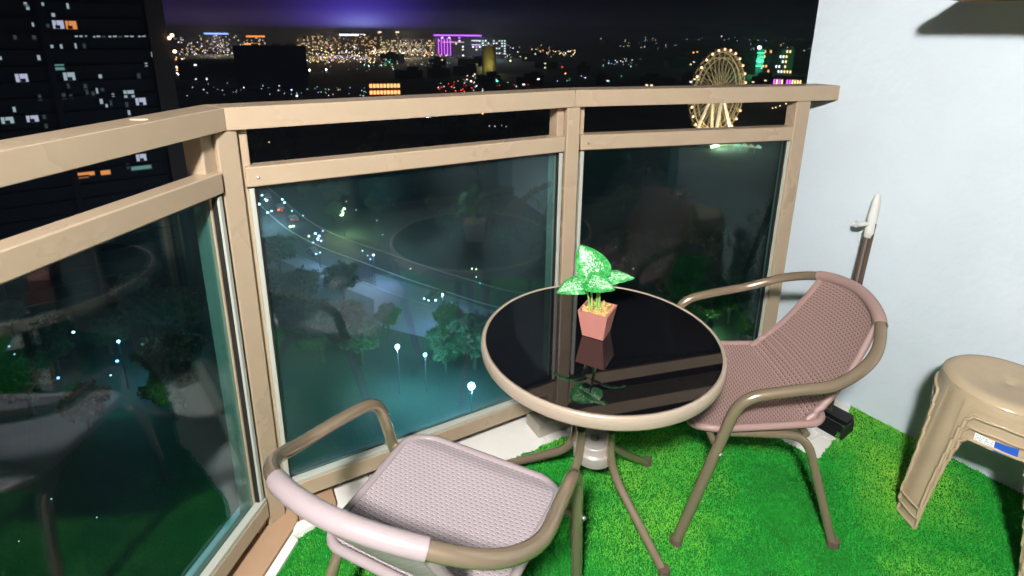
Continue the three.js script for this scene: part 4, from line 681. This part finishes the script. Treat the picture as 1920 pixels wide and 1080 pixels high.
// --- trees below
{
  const leafy = (seed, n, rx, ry) => { const r = rng(seed), P = []; for (let k = 0; k < n; k++) { const a = r() * 6.283, b = Math.acos(2 * r() - 1), q = Math.pow(r(), 0.45) * (0.75 + 0.25 * Math.sin(a * 3 + seed) * Math.sin(b * 4)); const x = Math.sin(b) * Math.cos(a) * q * rx, y = Math.cos(b) * q * ry, z = Math.sin(b) * Math.sin(a) * q * rx; const s = 0.14 + r() * 0.24, u = V(r() - 0.5, r() - 0.5, r() - 0.5).normalize().multiplyScalar(s), w = V(r() - 0.5, r() - 0.5, r() - 0.5).normalize().multiplyScalar(s); for (const [i, j] of [[-1, -1], [1, -1], [0, 1.2]]) P.push(x + u.x * i + w.x * j, y + u.y * i + w.y * j, z + u.z * i + w.z * j); } const g = new THREE.BufferGeometry(); g.setAttribute('position', new THREE.Float32BufferAttribute(P, 3)); g.setAttribute('uv', new THREE.Float32BufferAttribute(new Float32Array(P.length / 3 * 2), 2)); g.computeVertexNormals(); g.translate(0, 5.2, 0); return g; };
  const lm = [std([0.045, 0.10, 0.045], 0.8, { side: THREE.DoubleSide }), std([0.06, 0.11, 0.04], 0.8, { side: THREE.DoubleSide })], bark = std([0.08, 0.06, 0.045], 0.9);
  const protos = [0, 1, 2].map((k) => { const t = thing('street_tree', 'dark leafy tree in the unlit park and streets far below the balcony', 'tree', [0, 0, 0], 0, 'dark trees far below'); part('trunk', [cyl(V(0, 0, 0), V(0.1, 3.6, 0), 0.3, 0.18), cyl(V(0.1, 3.4, 0), V(1.2, 5.4, 0.5), 0.15, 0.06), cyl(V(0.1, 3.4, 0), V(-0.9, 5.2, -0.7), 0.15, 0.06), cyl(V(0.1, 3.5, 0), V(0.1, 6.4, 0.3), 0.14, 0.05)], bark, t); part('crown', leafy(31 + k, 3000, 3.2 + k * 0.5, 2.5 + k * 0.3), lm[k % 2], t); return t; });
  let used3 = [0, 0, 0]; const r = rng(77);
  const place = (px, py, s, label) => { const p = ground(px, py), k = Math.floor(r() * 3), c = used3[k] || label ? copyOf(protos[k]) : protos[k]; if (!label) used3[k] = 1; if (label) { c.userData.label = label; delete c.userData.group; } c.position.set(p.x, GY, p.z); c.rotation.y = r() * 6; c.scale.setScalar(s); };
  for (let i = 0; i < 150; i++) { const px = 470 + r() * 1000, py = 300 + Math.pow(r(), 0.8) * 400; const p = ground(px, py); let near = 1e9; for (let k = 0; k <= 40; k++) near = Math.min(near, Math.hypot(avenue.getPointAt(k / 40).x - p.x, avenue.getPointAt(k / 40).z - p.z)); const plaza = px > 690 && px < 960 && py > 505 && py < 620; const lampNear = Math.hypot(px - 745, py - 655) < 28 || Math.hypot(px - 884, py - 730) < 40; if (near > 13 && !plaza && !lampNear) place(px, py, 0.75 + r() * 0.6); }
  for (let i = 0; i < 40; i++) place(460 + r() * 600, 215 + r() * 80, 0.9 + r() * 0.6);
  for (let i = 0; i < 26; i++) place(20 + r() * 380, 480 + r() * 330, 0.8 + r() * 0.5);
  place(1318, 612, 0.95, 'leafy tree lit bright yellow green from below behind the far chair'); place(628, 420, 1.0, 'tree lit yellow by the street lamp beside the avenue');
}
// --- Ferris wheel
{
  const dist = 317, c = far(1346, 176, dist), R0 = 22.3, dirIn = V(-c.x, 0, -c.z).normalize(), turn = Math.atan2(dirIn.x, dirIn.z) + 0.98;
  const t = thing('ferris_wheel', 'tall golden lit Ferris wheel with white supports beyond the railing', 'ferris wheel', [c.x, GY, c.z], turn);
  const hy = c.y - GY, white = std([0.75, 0.68, 0.5], 0.5), gold = std([0.55, 0.46, 0.24], 0.5);
  const goldGlow = new THREE.MeshStandardMaterial({ color: lin(0.5, 0.42, 0.2), roughness: 0.6, emissive: lin(0.55, 0.45, 0.24), emissiveIntensity: 0.5 });  // emission stands in for the lighting on rims, spokes and braces
  for (const z of [-1.6, 1.6]) { for (const r of [R0, R0 * 0.86]) { const g = new THREE.TorusGeometry(r, 0.22, 6, 90); g.translate(0, hy, z); part('wheel_rim', g, goldGlow, t); } }
  const N = 28; for (let k = 0; k < N; k++) { const a = k / N * Math.PI * 2, cs = Math.cos(a), sn = Math.sin(a); part('spoke', [-1, 1].map((s) => cyl(V(0, hy, s * 0.9), V(cs * R0, hy + sn * R0, s * 1.6), 0.11, 0.11, 5)), goldGlow, t).userData.kind = 'stuff'; const x = cs * (R0 + 1.5), y = hy + sn * (R0 + 1.5); const gd = new THREE.SphereGeometry(1.15, 12, 8); gd.scale(1, 1.1, 1.1); gd.translate(x, y, 0); const g = part('gondola', gd, std([0.6, 0.5, 0.4], 0.4), t); const lt = new THREE.SphereGeometry(0.62, 8, 6); lt.translate(x, y - 0.2, 1.25); part('gondola_light', lt, glow(1, 0.6, 0.32, 3.2), g); }
  for (let k = 0; k < N; k++) for (const q of [1, 3]) { const a = k / N * 6.28319, b = (k + q) / N * 6.28319; part('brace', cyl(V(Math.cos(a) * R0 * (q === 1 ? 0.86 : 0.3), hy + Math.sin(a) * R0 * (q === 1 ? 0.86 : 0.3), 1.5), V(Math.cos(b) * R0, hy + Math.sin(b) * R0, 1.6), 0.08, 0.08, 4), goldGlow, t); }
  const hub = new THREE.CylinderGeometry(1.6, 1.6, 5, 24); hub.rotateX(Math.PI / 2); hub.translate(0, hy, 0); part('hub', hub, white, t);
  const wl = new THREE.MeshStandardMaterial({ color: lin(0.8, 0.75, 0.6), roughness: 0.5, emissive: lin(1, 0.9, 0.66), emissiveIntensity: 0.5 });  // emission stands in for flood light on the supports
  for (const z of [-1, 1]) for (const x of [-9, 9]) part('support_leg', cyl(V(0, hy, z * 3), V(x, 0, z * 7), 0.7, 0.95, 12), wl, t);
  part('platform', box(30, 1.5, 18, 0, 0.76, 0), white, t);
  t.updateMatrixWorld(true);
  for (const [x, z] of [[6, 11], [-10, 12]]) { const p = V(x, 3, z).applyMatrix4(t.matrixWorld); const b = thing('unseen_flood_lamp', x > 0 ? 'unseen warm flood lamp lighting the Ferris wheel from its right foot' : 'unseen warm flood lamp lighting the Ferris wheel from its left foot', 'lamp', [p.x, GY, p.z]); part('stand', cyl(V(0, 0, 0), V(0, 2.9, 0), 0.1), concrete[0], b); const s = new THREE.SphereGeometry(0.24, 10, 8); s.translate(0, 3, 0); part('lamp_bulb', s, glow(1, 0.8, 0.45, 6), b); const l = new THREE.PointLight(new THREE.Color(1, 0.8, 0.45), 1400); l.position.set(p.x, GY + 3, p.z); l.shadow.radius = 10; scene.add(l); }  // unseen lamps, placed to light the wheel from its foot
  // lit stall roofs at its foot
  const q = ground(1388, 285), st = thing('market_stalls', 'row of glowing yellow canopies at the foot of the Ferris wheel', 'stall', [q.x, GY, q.z], Math.atan2(-q.x, -q.z) - 0.12);
  for (let k = 0; k < 6; k++) { const g = new THREE.ConeGeometry(2.3, 1.6, 4); g.rotateY(Math.PI / 4); g.translate(-8.4 + k * 3.3, 4.0, 0); part('canopy_light', g, glow([1, 1, 0.9, 1, 1, 0.9][k], [0.85, 0.6, 0.9, 0.8, 0.5, 0.85][k], [0.4, 0.25, 0.6, 0.4, 0.3, 0.5][k], 1.1), st); part('post', [cyl(V(-9.8 + k * 3.3, 0, 1.4), V(-9.8 + k * 3.3, 3.3, 1.4), 0.08)], white, st); }
  const cd = thing('small_dome', 'small dim domed frame right beside the Ferris wheel', 'dome', [...far(1415, 60, 330).toArray().map((v, i) => i === 1 ? GY : v)]); const dg = new THREE.SphereGeometry(6, 14, 8, 0, 7, 0, 1.57); part('dome', dg, std([0.25, 0.24, 0.22], 0.7, { wireframe: false, side: THREE.DoubleSide }), cd);
}
// --- green lit tower and harbour lights to its right
{
  const d = 900, t = block('green_tower', 'slim tower banded with green neon right of the Ferris wheel', 'tower', 1432, d, 11, 92, { mats: [4], lit: 0.1, mat: concrete[2], roof: 0 }); const hh = far(1432, 92, d).y - GY;
  for (const y of [0.35, 0.55, 0.86]) part('neon_band', box(10, 1.6, 0.5, 0, hh * y, 4.3), glow(0.05, 1, 0.4, 2.6), t); const s = new THREE.SphereGeometry(2.4, 12, 8); s.translate(-3, hh + 2, 0); part('beacon_light', s, glow(0.6, 1, 0.8, 8), t);
  const l = new THREE.PointLight(new THREE.Color(0.1, 1, 0.4), 6000); l.position.set(t.position.x * 0.985, GY + hh * 0.6, t.position.z * 0.985); l.shadow.radius = 20; scene.add(l);
  for (const [x, lab, m] of [[1445, 'low waterfront block with an orange lit front beside the green tower', 2], [1470, 'low waterfront block with white lit windows, second from the green tower', 1], [1487, 'low waterfront block with warm lit front, closest to the white wall', 0]]) block('waterfront_block', lab, 'building', x, 950, 13, 92, { mats: [m], lit: 0.5, nx: 3, ny: 5, mat: concrete[1] });
  block('lit_pavilion', 'long pavilion with yellow and purple lights just above the rail end', 'building', 1492, 560, 46, 143, { mats: [0, 0, 3], lit: 0.8, nx: 12, ny: 2, mat: concrete[1], roof: 0, depth: 12 });
  const ms = far(1354, 60, 1500), mast = thing('radio_mast', 'thin radio mast with a white light above the Ferris wheel', 'mast', [ms.x, GY, ms.z]); part('mast', cyl(V(0, 0, 0), V(0, 52, 0), 1.2, 0.5), concrete[0], mast); const ml = new THREE.SphereGeometry(1.2, 8, 6); ml.translate(0, 53, 0); part('mast_light', ml, glow(1, 1, 1, 3), mast);
}
// CITY END
shadow(scene);
renderer.render(scene, camera);
